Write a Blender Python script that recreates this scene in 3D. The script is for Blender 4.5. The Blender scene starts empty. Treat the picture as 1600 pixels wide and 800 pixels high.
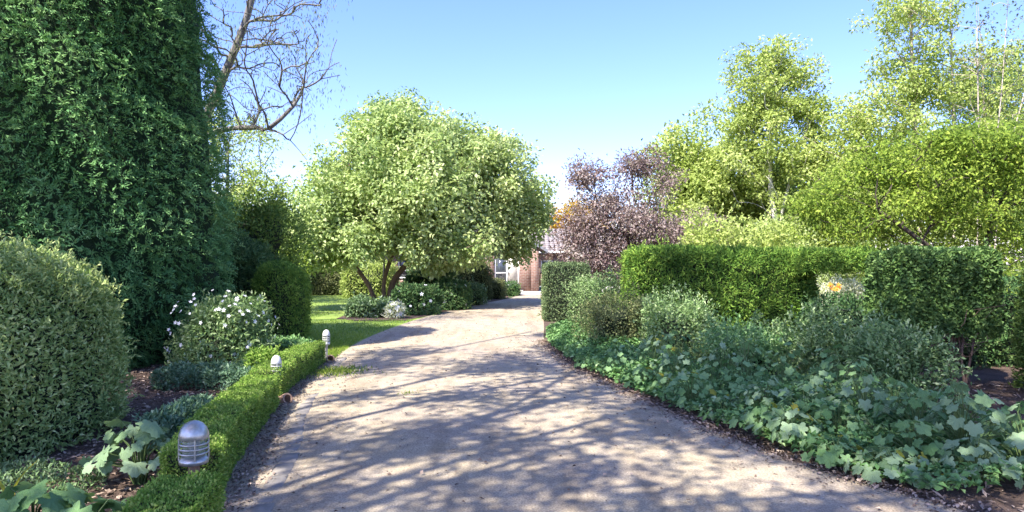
import bpy, math, random
import numpy as np
from mathutils import Vector, Matrix, Euler
R = math.radians
S = bpy.context.scene
C = S.collection
random.seed(7)

# ---------------------------------------------------------------- camera, sky, sun, exposure
cam_d = bpy.data.cameras.new('camera'); cam = bpy.data.objects.new('camera', cam_d); C.objects.link(cam)
cam.location = (0, 0, 1.6); cam.rotation_euler = (R(90.0), 0, 0)
cam_d.sensor_width = 36; cam_d.lens = 24; cam_d.shift_y = 0.00625
cam_d.clip_end = 3000
S.camera = cam
SUN_EL = 52.0
SUN_AZ = math.atan2(-0.62, -0.78)          # compass style angle from +Y towards +X
sd = Vector((math.sin(SUN_AZ)*math.cos(R(SUN_EL)), math.cos(SUN_AZ)*math.cos(R(SUN_EL)), math.sin(R(SUN_EL))))
w = bpy.data.worlds.new('World'); S.world = w; w.use_nodes = True
nt = w.node_tree; nt.nodes.clear()
sky = nt.nodes.new('ShaderNodeTexSky'); sky.sky_type = 'NISHITA'; sky.sun_disc = False
sky.sun_elevation = R(SUN_EL); sky.sun_rotation = SUN_AZ
sky.air_density = 1.0; sky.dust_density = .7; sky.ozone_density = 3.0
bg = nt.nodes.new('ShaderNodeBackground'); bg.inputs[1].default_value = 0.145
wo = nt.nodes.new('ShaderNodeOutputWorld')
tint = nt.nodes.new('ShaderNodeMix'); tint.data_type = 'RGBA'; tint.blend_type = 'MULTIPLY'; tint.inputs['Factor'].default_value = 1
hs = nt.nodes.new('ShaderNodeHueSaturation'); hs.inputs['Saturation'].default_value = 1.15
nt.links.new(sky.outputs[0], hs.inputs['Color']); nt.links.new(hs.outputs[0], tint.inputs['A']); tint.inputs['B'].default_value = (.88, .755, 1.0, 1)
nt.links.new(tint.outputs['Result'], bg.inputs[0]); nt.links.new(bg.outputs[0], wo.inputs[0])
ld = bpy.data.lights.new('sun', 'SUN'); ld.energy = 4.2; ld.angle = R(0.55); ld.color = (1, .94, .84)
lo = bpy.data.objects.new('sun', ld); C.objects.link(lo)
lo.rotation_euler = (-sd).to_track_quat('-Z', 'Y').to_euler(); lo.location = sd*50
S.view_settings.view_transform = 'Standard'; S.view_settings.look = 'None'
S.view_settings.exposure = 1.6; S.view_settings.gamma = 1.0
S.render.engine = 'CYCLES'
S.cycles.max_bounces = 8; S.cycles.diffuse_bounces = 4; S.cycles.transmission_bounces = 6; S.cycles.transparent_max_bounces = 6

# ---------------------------------------------------------------- materials
def newmat(name):
    m = bpy.data.materials.new(name); m.use_nodes = True
    t = m.node_tree; b = t.nodes['Principled BSDF']
    return m, t, b
def N(t, kind, **kw):
    n = t.nodes.new(kind)
    for k, v in kw.items(): setattr(n, k, v)
    return n
def ramp(t, fac, stops):
    r = N(t, 'ShaderNodeValToRGB')
    e = r.color_ramp.elements
    while len(e) < len(stops): e.new(0.5)
    for i, (p, c) in enumerate(stops):
        e[i].position = p; e[i].color = (c[0], c[1], c[2], 1)
    t.links.new(fac, r.inputs[0]); return r.outputs[0]
def noise(t, scale, detail=4, rough=.6, vec=None):
    n = N(t, 'ShaderNodeTexNoise'); n.inputs['Scale'].default_value = scale
    n.inputs['Detail'].default_value = detail; n.inputs['Roughness'].default_value = rough
    if vec is None:
        g = N(t, 'ShaderNodeNewGeometry'); vec = g.outputs['Position']
    t.links.new(vec, n.inputs['Vector']); return n.outputs['Fac']
def bump(t, b, h, s=.3, d=.02):
    bn = N(t, 'ShaderNodeBump'); bn.inputs['Strength'].default_value = s; bn.inputs['Distance'].default_value = d
    t.links.new(h, bn.inputs['Height']); t.links.new(bn.outputs[0], b.inputs['Normal'])
def mixc(t, fac, a, b, mode='MIX'):
    m = N(t, 'ShaderNodeMix', data_type='RGBA', blend_type=mode)
    for s, v in ((m.inputs['Factor'], fac), (m.inputs['A'], a), (m.inputs['B'], b)):
        if hasattr(v, 'is_linked'): t.links.new(v, s)
        elif isinstance(v, (int, float)): s.default_value = v
        else: s.default_value = (v[0], v[1], v[2], 1)
    return m.outputs['Result']

BR = 1.35
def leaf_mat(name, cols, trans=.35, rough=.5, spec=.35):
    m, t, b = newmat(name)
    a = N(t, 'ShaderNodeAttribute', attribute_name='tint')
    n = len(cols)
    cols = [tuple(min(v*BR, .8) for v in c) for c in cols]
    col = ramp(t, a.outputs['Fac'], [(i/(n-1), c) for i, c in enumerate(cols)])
    t.links.new(col, b.inputs['Base Color'])
    b.inputs['Roughness'].default_value = rough+.08; b.inputs['Specular IOR Level'].default_value = spec*.5
    tr = N(t, 'ShaderNodeBsdfTranslucent')
    tc = mixc(t, .35, col, (1.0, 1.0, .25), 'MULTIPLY')
    tb = N(t, 'ShaderNodeBrightContrast'); t.links.new(tc, tb.inputs[0]); tb.inputs[1].default_value = .03
    t.links.new(tb.outputs[0], tr.inputs[0])
    mx = N(t, 'ShaderNodeMixShader'); mx.inputs[0].default_value = trans
    t.links.new(b.outputs[0], mx.inputs[1]); t.links.new(tr.outputs[0], mx.inputs[2])
    t.links.new(mx.outputs[0], t.nodes['Material Output'].inputs[0])
    return m
def flat_leaf_mat(name, c1, c2, trans=.3, rough=.5):
    """for single big leaves: per-object variation and pale veins following the leaf"""
    m, t, b = newmat(name)
    oi = N(t, 'ShaderNodeObjectInfo')
    col = ramp(t, oi.outputs['Random'], [(0, c1), (1, c2)])
    tc = N(t, 'ShaderNodeTexCoord')
    nz = noise(t, 60, 3, .6, tc.outputs['Object'])
    col = mixc(t, ramp(t, nz, [(.4, (0, 0, 0)), (.65, (.5, .5, .5))]), col, (c2[0]*1.4, c2[1]*1.25, c2[2]*1.4))
    t.links.new(col, b.inputs['Base Color']); b.inputs['Roughness'].default_value = rough
    b.inputs['Specular IOR Level'].default_value = .22
    bump(t, b, nz, .7, .006)
    tr = N(t, 'ShaderNodeBsdfTranslucent'); t.links.new(mixc(t, .4, col, (1, 1, .25), 'MULTIPLY'), tr.inputs[0])
    mx = N(t, 'ShaderNodeMixShader'); mx.inputs[0].default_value = trans
    t.links.new(b.outputs[0], mx.inputs[1]); t.links.new(tr.outputs[0], mx.inputs[2])
    t.links.new(mx.outputs[0], t.nodes['Material Output'].inputs[0])
    return m
def plain(name, c1, c2=None, scale=8, rough=.8, metal=0, bs=.3, bd=.01, spec=.3):
    m, t, b = newmat(name)
    nz = noise(t, scale, 6, .65)
    t.links.new(ramp(t, nz, [(.3, c1), (.7, c2 or c1)]), b.inputs['Base Color'])
    b.inputs['Roughness'].default_value = rough; b.inputs['Metallic'].default_value = metal
    b.inputs['Specular IOR Level'].default_value = spec
    bump(t, b, nz, bs, bd); return m

M = {}
def setup_mats():
    # driveway: worn pinkish grey fine gravel bonded in the surface
    m, t, b = newmat('drive_gravel')
    big = noise(t, .55, 5, .6); mid = noise(t, 4.5, 5, .65); fine = noise(t, 70, 3, .7); grit = noise(t, 240, 2, .6)
    c = ramp(t, mid, [(.25, (.32, .27, .195)), (.5, (.42, .36, .265)), (.78, (.53, .46, .35))])
    c = mixc(t, ramp(t, big, [(.42, (0, 0, 0)), (.68, (.65, .65, .65))]), c, (.33, .285, .26))
    g0 = N(t, 'ShaderNodeNewGeometry'); mp = N(t, 'ShaderNodeMapping'); mp.inputs['Scale'].default_value = (2.2, .28, 1); t.links.new(g0.outputs['Position'], mp.inputs[0])
    tr_ = noise(t, 1.3, 6, .62, mp.outputs[0])
    c = mixc(t, .75, c, ramp(t, tr_, [(.35, (.74, .69, .62)), (.5, (1, .98, .94)), (.66, (1.14, 1.12, 1.06))]), 'MULTIPLY')
    c = mixc(t, .8, c, ramp(t, fine, [(.34, (.5, .48, .46)), (.5, (.95, .94, .93)), (.66, (1.4, 1.37, 1.33))]), 'MULTIPLY')
    c = mixc(t, .6, c, ramp(t, grit, [(.3, (.6, .58, .58)), (.7, (1.3, 1.3, 1.3))]), 'MULTIPLY')
    v = N(t, 'ShaderNodeTexVoronoi'); v.inputs['Scale'].default_value = 26
    g = N(t, 'ShaderNodeNewGeometry'); t.links.new(g.outputs['Position'], v.inputs['Vector'])
    st = ramp(t, v.outputs['Distance'], [(.08, (1, 1, 1)), (.16, (0, 0, 0))])
    c = mixc(t, st, c, (.20, .15, .12))
    t.links.new(c, b.inputs['Base Color']); b.inputs['Roughness'].default_value = .92
    b.inputs['Specular IOR Level'].default_value = .2
    bump(t, b, mixc(t, .5, fine, grit), .6, .012); M['drive'] = m
    # pale forecourt
    M['pave'] = plain('forecourt_gravel', (.50, .46, .41), (.62, .57, .51), 12, .9)
    # soils
    m, t, b = newmat('bed_mulch')
    a = noise(t, 3, 5); f = noise(t, 55, 4, .7)
    c = mixc(t, .6, ramp(t, a, [(.3, (.075, .05, .038)), (.7, (.15, .105, .08))]), ramp(t, f, [(.35, (.35, .3, .28)), (.7, (1.9, 1.7, 1.6))]), 'MULTIPLY')
    t.links.new(c, b.inputs['Base Color']); b.inputs['Roughness'].default_value = .95
    bump(t, b, f, 1, .03); M['mulch'] = m
    m, t, b = newmat('lawn_grass')
    a = noise(t, .8, 5); f = noise(t, 30, 4, .7)
    c = mixc(t, .5, ramp(t, a, [(.3, (.15, .24, .04)), (.7, (.27, .35, .07))]), ramp(t, f, [(.3, (.6, .6, .5)), (.7, (1.5, 1.5, 1.3))]), 'MULTIPLY')
    t.links.new(c, b.inputs['Base Color']); b.inputs['Roughness'].default_value = .9; bump(t, b, f, .8, .03); M['lawn'] = m
    M['ground'] = plain('garden_ground', (.07, .09, .035), (.14, .15, .06), 1.4, .95, bd=.03)
    # bark
    def bark(nm, c1, c2, sc):
        m, t, b = newmat(nm)
        tc = N(t, 'ShaderNodeTexCoord'); mp = N(t, 'ShaderNodeMapping'); mp.inputs['Scale'].default_value = (1, 1, .25)
        t.links.new(tc.outputs['Object'], mp.inputs[0])
        nz = noise(t, sc, 7, .7, mp.outputs[0])
        t.links.new(ramp(t, nz, [(.3, c1), (.7, c2)]), b.inputs['Base Color']); b.inputs['Roughness'].default_value = .9
        bump(t, b, nz, .7, .02); return m
    M['bark_grey'] = bark('grey_bark', (.09, .085, .08), (.24, .22, .20), 22)
    M['bark_pale'] = bark('pale_smooth_bark', (.30, .24, .19), (.55, .48, .40), 10)
    M['bark_white'] = bark('white_bark', (.45, .42, .36), (.75, .72, .65), 12)
    M['bark_dark'] = bark('dark_brown_bark', (.035, .025, .02), (.09, .07, .055), 22)
    M['bark_brown'] = bark('reddish_brown_bark', (.14, .09, .065), (.28, .19, .14), 22)
    M['twigs'] = plain('shade_core', (.016, .026, .014), (.034, .042, .022), 20, .95)  # dark colour of solid cores, stands in for shade between leaves
    M['core_green'] = plain('conifer_shade_core', (.012, .035, .016), (.04, .085, .035), 26, .95, bs=1, bd=.1)  # dark green conifer core, inner shade put into its colour
    # foliage
    M['conifer'] = leaf_mat('conifer_spray', [(.035, .10, .038), (.075, .19, .065), (.14, .28, .10), (.24, .38, .15)], .18, .55)
    M['roundbush'] = leaf_mat('round_bush_leaf', [(.09, .155, .045), (.19, .28, .085), (.33, .41, .155), (.48, .53, .25)], .28, .45)
    M['box'] = leaf_mat('box_leaf', [(.06, .13, .018), (.12, .22, .03), (.20, .31, .055), (.32, .39, .11)], .35, .5)
    M['golden_conifer'] = leaf_mat('green_cypress_spray', [(.04, .10, .018), (.09, .18, .028), (.17, .28, .045), (.30, .40, .075)], .3, .55)
    M['globe'] = leaf_mat('globe_conifer_spray', [(.04, .09, .022), (.085, .155, .03), (.15, .225, .045), (.23, .30, .08)], .25, .55)
    M['darkshrub'] = leaf_mat('dark_shrub_leaf', [(.022, .055, .018), (.045, .105, .035), (.085, .155, .05), (.15, .21, .08)], .25, .45)
    M['hedge'] = leaf_mat('hedge_leaf', [(.03, .07, .018), (.06, .125, .035), (.11, .19, .05), (.19, .28, .08)], .25, .4, .5)
    M['hedge2'] = leaf_mat('grey_green_hedge_leaf', [(.04, .07, .03), (.075, .12, .05), (.13, .18, .075), (.23, .27, .13)], .25, .4, .5)
    M['maple'] = leaf_mat('pale_green_tree_leaf', [(.14, .21, .06), (.27, .36, .13), (.40, .47, .22), (.55, .59, .34)], .42, .5)
    M['lime'] = leaf_mat('yellow_green_leaf', [(.17, .23, .055), (.27, .34, .09), (.36, .43, .13), (.48, .52, .22)], .45, .5)
    M['limedark'] = leaf_mat('bright_green_leaf', [(.07, .13, .018), (.14, .22, .03), (.23, .31, .045), (.36, .42, .08)], .45, .5)
    M['purple'] = leaf_mat('purple_leaf', [(.09, .05, .052), (.165, .115, .11), (.26, .21, .195), (.38, .345, .30)], .3, .5)
    M['olive'] = leaf_mat('olive_leaf', [(.05, .075, .03), (.10, .13, .05), (.17, .19, .08), (.26, .26, .12)], .35, .5)
    M['orange'] = leaf_mat('orange_leaf', [(.16, .15, .02), (.38, .26, .03), (.50, .30, .03), (.30, .14, .03)], .3, .5)
    M['greyleaf'] = leaf_mat('grey_green_leaf', [(.045, .095, .032), (.095, .165, .06), (.17, .25, .11), (.29, .36, .22)], .25, .4, .5)
    M['bordermix'] = leaf_mat('border_shrub_leaf', [(.06, .115, .035), (.12, .20, .065), (.21, .30, .12), (.37, .44, .24)], .28, .45)
    M['cream'] = leaf_mat('cream_leaf', [(.25, .32, .16), (.42, .46, .30), (.58, .60, .45), (.75, .75, .65)], .4, .5)
    M['cover'] = leaf_mat('ground_cover_leaf', [(.045, .115, .035), (.10, .21, .065), (.19, .32, .115), (.34, .46, .22)], .3, .42, .5)
    M['fernblue'] = leaf_mat('blue_green_leaf', [(.035, .09, .045), (.075, .15, .08), (.14, .235, .14), (.25, .34, .24)], .25, .4, .5)
    M['grass'] = leaf_mat('grass_blade', [(.08, .15, .02), (.14, .23, .03), (.23, .31, .05), (.34, .38, .10)], .4, .6)
    M['chips'] = leaf_mat('bark_chip', [(.05, .035, .028), (.12, .085, .065), (.22, .165, .13), (.36, .28, .22)], .05, .9)
    M['mallow'] = flat_leaf_mat('broad_leaf', (.075, .20, .05), (.27, .44, .18))
    M['mallow_blue'] = flat_leaf_mat('bluish_broad_leaf', (.11, .22, .075), (.33, .47, .26))
    M['mallow_yellow'] = flat_leaf_mat('yellowing_leaf', (.30, .34, .04), (.40, .38, .06), .4)
    M['stem'] = plain('green_stem', (.09, .15, .05), (.14, .20, .07), 20, .6)
    M['petal'] = plain('white_petal', (.70, .72, .74), (.80, .80, .82), 20, .6)
    M['petal_orange'] = plain('orange_petal', (.75, .25, .02), (.80, .33, .04), 20, .6)
    # house
    m, t, b = newmat('red_brick')
    tc = N(t, 'ShaderNodeTexCoord'); mp = N(t, 'ShaderNodeMapping'); mp.inputs['Rotation'].default_value = (R(90), 0, 0)
    t.links.new(tc.outputs['Object'], mp.inputs[0])
    br = N(t, 'ShaderNodeTexBrick'); t.links.new(mp.outputs[0], br.inputs[0])
    br.inputs['Color1'].default_value = (.21, .105, .075, 1); br.inputs['Color2'].default_value = (.29, .16, .12, 1)
    br.inputs['Mortar'].default_value = (.34, .30, .26, 1); br.inputs['Scale'].default_value = 1
    br.inputs['Brick Width'].default_value = .24; br.inputs['Row Height'].default_value = .086; br.inputs['Mortar Size'].default_value = .009
    nz = noise(t, 5, 4)
    t.links.new(mixc(t, .4, br.outputs[0], ramp(t, nz, [(.3, (.6, .6, .6)), (.7, (1.3, 1.3, 1.3))]), 'MULTIPLY'), b.inputs['Base Color'])
    b.inputs['Roughness'].default_value = .9; M['brick'] = m
    M['white'] = plain('white_paint', (.74, .74, .72), (.82, .82, .80), 6, .5, bs=.05)
    M['fascia'] = plain('grey_fascia_paint', (.16, .17, .19), (.22, .23, .25), 6, .5, bs=.05)
    M['tile'] = plain('pinkish_roof_tile', (.20, .17, .165), (.33, .29, .28), 7, .85)
    m, t, b = newmat('window_glass'); b.inputs['Base Color'].default_value = (.05, .06, .07, 1); b.inputs['Roughness'].default_value = .06
    b.inputs['Specular IOR Level'].default_value = .8; M['pane'] = m
    M['curtain'] = plain('pale_curtain', (.45, .42, .36), (.58, .55, .48), 14, .9)
    # lamp
    m, t, b = newmat('lamp_glass'); b.inputs['Base Color'].default_value = (.62, .66, .58, 1); b.inputs['Roughness'].default_value = .25
    b.inputs['Transmission Weight'].default_value = .75; b.inputs['IOR'].default_value = 1.3; M['lampglass'] = m
    M['lampmetal'] = plain('cast_aluminium', (.36, .36, .34), (.60, .60, .58), 30, .38, .75, .2, .003)
    M['lampwhite'] = plain('white_enamel', (.50, .50, .47), (.68, .68, .65), 20, .4, 0, .1)
    M['terracotta'] = plain('terracotta', (.28, .17, .12), (.42, .29, .21), 20, .85)
    M['paver'] = plain('blue_grey_stone', (.19, .17, .15), (.31, .28, .25), 11, .85, bs=.6)
    M['stone'] = plain('pale_pebble', (.38, .31, .25), (.60, .52, .45), 30, .85)
setup_mats()

# ---------------------------------------------------------------- object helpers
def props(o, label=None, cat=None, group=None, kind=None):
    if label: o['label'] = label
    if cat: o['category'] = cat
    if group: o['group'] = group
    if kind: o['kind'] = kind
    return o
def thing(name, label, cat, loc=(0, 0, 0), group=None, rz=0):
    o = bpy.data.objects.new(name, None); C.objects.link(o); o.location = loc; o.rotation_euler = (0, 0, rz)
    o.empty_display_size = .1
    return props(o, label, cat, group)
def link(name, me, mat, parent=None):
    if mat is not None and not me.materials: me.materials.append(mat)
    o = bpy.data.objects.new(name, me); C.objects.link(o)
    if parent: o.parent = parent
    return o
def npmesh(name, V, F, tint=None, smooth=False):
    """V (n,3) float, F (m,k) int"""
    me = bpy.data.meshes.new(name)
    V = np.ascontiguousarray(V, dtype=np.float32); F = np.ascontiguousarray(F, dtype=np.int32)
    m, k = F.shape
    me.vertices.add(len(V)); me.vertices.foreach_set('co', V.ravel())
    me.loops.add(m*k); me.loops.foreach_set('vertex_index', F.ravel())
    me.polygons.add(m); me.polygons.foreach_set('loop_start', np.arange(0, m*k, k, dtype=np.int32))
    me.polygons.foreach_set('loop_total', np.full(m, k, dtype=np.int32))
    if smooth: me.polygons.foreach_set('use_smooth', np.ones(m, dtype=bool))
    if tint is not None:
        a = me.attributes.new('tint', 'FLOAT', 'FACE'); a.data.foreach_set('value', tint.astype(np.float32))
    me.update(calc_edges=True); return me
def unit(v): return v/np.maximum(np.linalg.norm(v, axis=-1, keepdims=True), 1e-9)
def leaf_mesh(name, P, D, Nn, L, W, tint, fold=.25, wide=.45, curl=0.):
    """P base points, D long axis, Nn approximate normal; two folded triangles per leaf"""
    n = len(P); D = unit(D); X = unit(np.cross(D, Nn)); U = np.cross(X, D)
    L = np.broadcast_to(L, (n,))[:, None]; W = np.broadcast_to(W, (n,))[:, None]
    mid = P + D*L*wide
    V = np.empty((n, 4, 3))
    V[:, 0] = P; V[:, 1] = mid + X*W*.5 + U*W*fold
    V[:, 2] = P + D*L - U*L*curl; V[:, 3] = mid - X*W*.5 + U*W*fold
    i = np.arange(n)[:, None]*4
    F = np.concatenate([i+np.array([[0, 1, 2]]), i+np.array([[0, 2, 3]])], 1).reshape(-1, 3)
    return npmesh(name, V.reshape(-1, 3), F, np.repeat(np.clip(tint, 0, 1), 2))
def wob(P, f, seed):
    r = np.random.RandomState(seed); s = 0
    for i in range(5):
        k = r.normal(size=3)*f*(1+.5*i); s = s + np.sin(P@k + r.rand()*6.28)/(1+.4*i)
    return s/2.6
# tubes -----------------------------------------------------------
class Tubes:
    def __init__(s): s.V = []; s.F = []; s.n = 0
    def add(s, pts, rad, sides=6):
        pts = np.asarray(pts, float); k = len(pts)
        T = unit(np.gradient(pts, axis=0))
        ref = np.array([0, 0, 1.]) if abs(T[0][2]) < .8 else np.array([1., 0, 0])
        A = unit(np.cross(T, ref)); B = np.cross(T, A)
        an = np.linspace(0, 2*np.pi, sides, endpoint=False)
        rad = np.broadcast_to(rad, (k,))
        ring = pts[:, None] + rad[:, None, None]*(A[:, None]*np.cos(an)[None, :, None] + B[:, None]*np.sin(an)[None, :, None])
        s.V.append(ring.reshape(-1, 3))
        a = np.arange(k-1)[:, None]*sides; j = np.arange(sides)[None]; j2 = (j+1) % sides
        q = np.stack([a+j, a+j2, a+sides+j2, a+sides+j], -1).reshape(-1, 4) + s.n
        s.F.append(q); s.n += k*sides
    def mesh(s, name): return npmesh(name, np.concatenate(s.V), np.concatenate(s.F), smooth=True)
# boxes -----------------------------------------------------------
class Boxes:
    def __init__(s): s.V = []; s.F = []; s.n = 0
    def add(s, lo, hi, jit=0, rot=None, bev=0):
        x0, y0, z0 = lo; x1, y1, z1 = hi; b = bev
        if bev:
            v = np.array([[x0, y0, z0], [x1, y0, z0], [x1, y1, z0], [x0, y1, z0], [x0, y0, z1-b], [x1, y0, z1-b], [x1, y1, z1-b], [x0, y1, z1-b],
                          [x0+b, y0+b, z1], [x1-b, y0+b, z1], [x1-b, y1-b, z1], [x0+b, y1-b, z1]], float)
            f = np.array([[0, 3, 2, 1], [0, 1, 5, 4], [1, 2, 6, 5], [2, 3, 7, 6], [3, 0, 4, 7], [4, 5, 9, 8], [5, 6, 10, 9], [6, 7, 11, 10], [7, 4, 8, 11], [8, 9, 10, 11]])
        else:
            v = np.array([[x0, y0, z0], [x1, y0, z0], [x1, y1, z0], [x0, y1, z0], [x0, y0, z1], [x1, y0, z1], [x1, y1, z1], [x0, y1, z1]], float)
            f = np.array([[0, 3, 2, 1], [0, 1, 5, 4], [1, 2, 6, 5], [2, 3, 7, 6], [3, 0, 4, 7], [4, 5, 6, 7]])
        if jit: v = v + np.random.RandomState(s.n+3).uniform(-jit, jit, v.shape)
        s.V.append(v); s.F.append(f + s.n); s.n += len(v)
    def mesh(s, name): return npmesh(name, np.concatenate(s.V), np.concatenate(s.F))
def boxpart(name, boxes, mat, parent):
    b = Boxes()
    for lo, hi in boxes: b.add(lo, hi)
    return link(name, b.mesh(name), mat, parent)
def sheet(name, pts, z, mat, kind='structure'):
    me = bpy.data.meshes.new(name); me.from_pydata([(x, y, z) for x, y in pts], [], [list(range(len(pts)))]); me.update()
    return props(link(name, me, mat), kind=kind)
def strip(name, left, right, z, mat):
    n = len(left); V = [(x, y, z) for x, y in left] + [(x, y, z) for x, y in right]
    F = [(i, n+i, n+i+1, i+1) for i in range(n-1)]
    me = bpy.data.meshes.new(name); me.from_pydata(V, [], F); me.update()
    return props(link(name, me, mat), kind='structure')
def smooth_path(pts, n=8):
    p = np.array(pts, float); out = []
    for i in range(len(p)-1):
        a = p[max(i-1, 0)]; b = p[i]; c = p[i+1]; d = p[min(i+2, len(p)-1)]
        for k in range(n):
            t = k/n
            out.append(.5*((2*b)+(-a+c)*t+(2*a-5*b+4*c-d)*t*t+(-a+3*b-3*c+d)*t**3))
    out.append(p[-1]); return np.array(out)

# ---------------------------------------------------------------- shrub bodies
def body_points(n, c, h, r, rng, bottom=False):
    """points and normals on a rounded box: centre c, half sizes h, corner radius r"""
    h = np.array(h, float); r = min(r, h.min()*.999)
    areas = np.array([h[1]*h[2], h[1]*h[2], h[0]*h[2], h[0]*h[2], h[0]*h[1], (h[0]*h[1] if bottom else 0)])
    f = rng.choice(6, n, p=areas/areas.sum()); p = rng.uniform(-1, 1, (n, 3))*h
    ax = np.array([0, 0, 1, 1, 2, 2])[f]; sg = np.array([1, -1, 1, -1, 1, -1])[f]
    p[np.arange(n), ax] = sg*h[ax]
    q = np.clip(p, -(h-r), h-r); d = unit(p-q)
    return q+d*r+np.array(c), d
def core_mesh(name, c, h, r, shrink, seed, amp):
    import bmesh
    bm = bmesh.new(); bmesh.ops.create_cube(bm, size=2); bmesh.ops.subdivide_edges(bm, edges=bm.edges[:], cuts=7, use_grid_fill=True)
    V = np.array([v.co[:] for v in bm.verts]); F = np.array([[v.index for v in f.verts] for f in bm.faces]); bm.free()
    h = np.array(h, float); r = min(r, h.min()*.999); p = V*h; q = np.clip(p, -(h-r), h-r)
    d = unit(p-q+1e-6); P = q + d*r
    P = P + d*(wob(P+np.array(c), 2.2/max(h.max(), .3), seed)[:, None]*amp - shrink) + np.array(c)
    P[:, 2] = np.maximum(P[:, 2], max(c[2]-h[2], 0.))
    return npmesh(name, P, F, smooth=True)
def shrub(name, label, cat, c, h, r, mat, n, L, W, seed, group=None, amp=.08, shell=.14, up=.3, rand=.8, core=True, patch=0., foln='foliage', stems=0, thing_=None, tuft=0., shoots=None):
    """c = centre (world), h = half sizes. foliage shell of real leaf faces over a solid core coloured dark as inner shade"""
    rng = np.random.RandomState(seed)
    if c[2]-h[2] < .06:
        e = min(r, min(h))*.55; c = (c[0], c[1], c[2]-e); h = (h[0], h[1], h[2]+e); n = int(n*(1+e/h[2]*.5))
    base = (c[0], c[1], max(c[2]-h[2], 0)); t = thing_ or thing(name, label, cat, base, group)
    cl = (0, 0, c[2]-base[2])
    P, D = body_points(n, cl, h, r, rng)
    f = 2.2/max(max(h), .3); b = wob(P, f, seed)
    b2 = wob(P, f*3.5, seed+1); b3 = wob(P, f*9, seed+2)
    depth = rng.exponential(shell*.5, n)
    P = P + D*(b*amp + b2*amp*.45 + b3*tuft - depth)[:, None]
    keep = (b3*.5+b2*.5+rng.normal(size=n)*.35 > -1.1+patch*1.0) if patch else np.ones(n, bool)
    P, D, b2, b3, depth = P[keep], D[keep], b2[keep], b3[keep], depth[keep]; n = len(P)
    dirs = D*.7 + rng.normal(size=(n, 3))*rand + np.array([0, 0, up])
    nor = D + rng.normal(size=(n, 3))*.5 + np.array([0, 0, .3])
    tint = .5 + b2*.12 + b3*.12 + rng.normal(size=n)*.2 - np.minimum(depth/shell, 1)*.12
    sz = rng.uniform(.65, 1.35, n)
    if shoots is None: shoots = int(max(min(h[0]*h[2]*90, 220), 14))
    if shoots:
        Q, E = body_points(shoots, cl, h, r, rng); Q = Q+E*(wob(Q, f, seed)*amp)[:, None]; m = 12
        ax = unit(E*.8+rng.normal(size=E.shape)*.5+np.array([0, 0, .6])); ln = rng.uniform(.8, 3.2, shoots)*L*1.1
        u = np.tile(np.linspace(.1, 1, m), shoots)[:, None]; ii = np.repeat(np.arange(shoots), m)
        P2 = Q[ii]+ax[ii]*u*ln[ii][:, None]; n2 = len(P2)
        P = np.concatenate([P, P2]); dirs = np.concatenate([dirs, ax[ii]*.8+rng.normal(size=(n2, 3))*.6]); nor = np.concatenate([nor, rng.normal(size=(n2, 3))])
        tint = np.concatenate([tint, np.full(n2, .72)+rng.normal(size=n2)*.15]); sz = np.concatenate([sz, rng.uniform(.6, 1.0, n2)])
    kp = P[:, 2]+base[2] > .005
    P, dirs, nor, tint, sz = P[kp], dirs[kp], nor[kp], tint[kp], sz[kp]
    # dead and yellowed leaves here and there
    tint = np.where(rng.rand(len(P)) < .02, 1., tint)
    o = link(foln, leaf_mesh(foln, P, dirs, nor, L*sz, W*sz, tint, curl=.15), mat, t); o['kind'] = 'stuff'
    if core: link('shade_core', core_mesh('shade_core', cl, h, r, shell*1.0, seed, amp), M['twigs'], t)  # solid core against light leaks, its dark colour reads as inner shade
    if stems:
        tb = Tubes()
        for k in range(stems):
            a = rng.uniform(0, 6.28); rr = rng.uniform(.1, .8)
            p0 = np.array([h[0]*.5*math.cos(a)*rr, h[1]*.5*math.sin(a)*rr, 0.])
            p1 = np.array([h[0]*.9*math.cos(a)*rr, h[1]*.9*math.sin(a)*rr, h[2]*1.2])
            m = (p0+p1)/2+rng.normal(size=3)*.06
            tb.add(smooth_path([p0, m, p1], 4), np.linspace(.02, .008, 9), 5)
        link('stems', tb.mesh('stems'), M['bark_brown'], t)
    return t

# ---------------------------------------------------------------- trees
def clumps_in(lobes, rng):
    out = []
    for (cx, cy, cz, rx, ry, rz, n) in lobes:
        d = unit(rng.normal(size=(n, 3))); rr = rng.uniform(0.08, 1, n)**(1/2.2)
        out.append(np.array([cx, cy, cz]) + d*rr[:, None]*np.array([rx, ry, rz]))
    return np.concatenate(out)
def lumpy(lobes, rng, k=9, sub=.42):
    out = []
    for (cx, cy, cz, rx, ry, rz, n) in lobes:
        m = max(2, int(n*.75/k)); c = clumps_in([(cx, cy, cz, rx*.8, ry*.8, rz*.8, m)], rng)
        for q in c:
            s_ = rng.uniform(.7, 1.3)*sub*min(rx, ry, rz)**.5*1.25
            out.append(clumps_in([(q[0], q[1], q[2], s_*1.2, s_*1.1, s_*.85, k)], rng))
    out.append(clumps_in([l[:6]+(int(l[6]*.7),) for l in lobes], rng))
    return np.concatenate(out)
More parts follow.
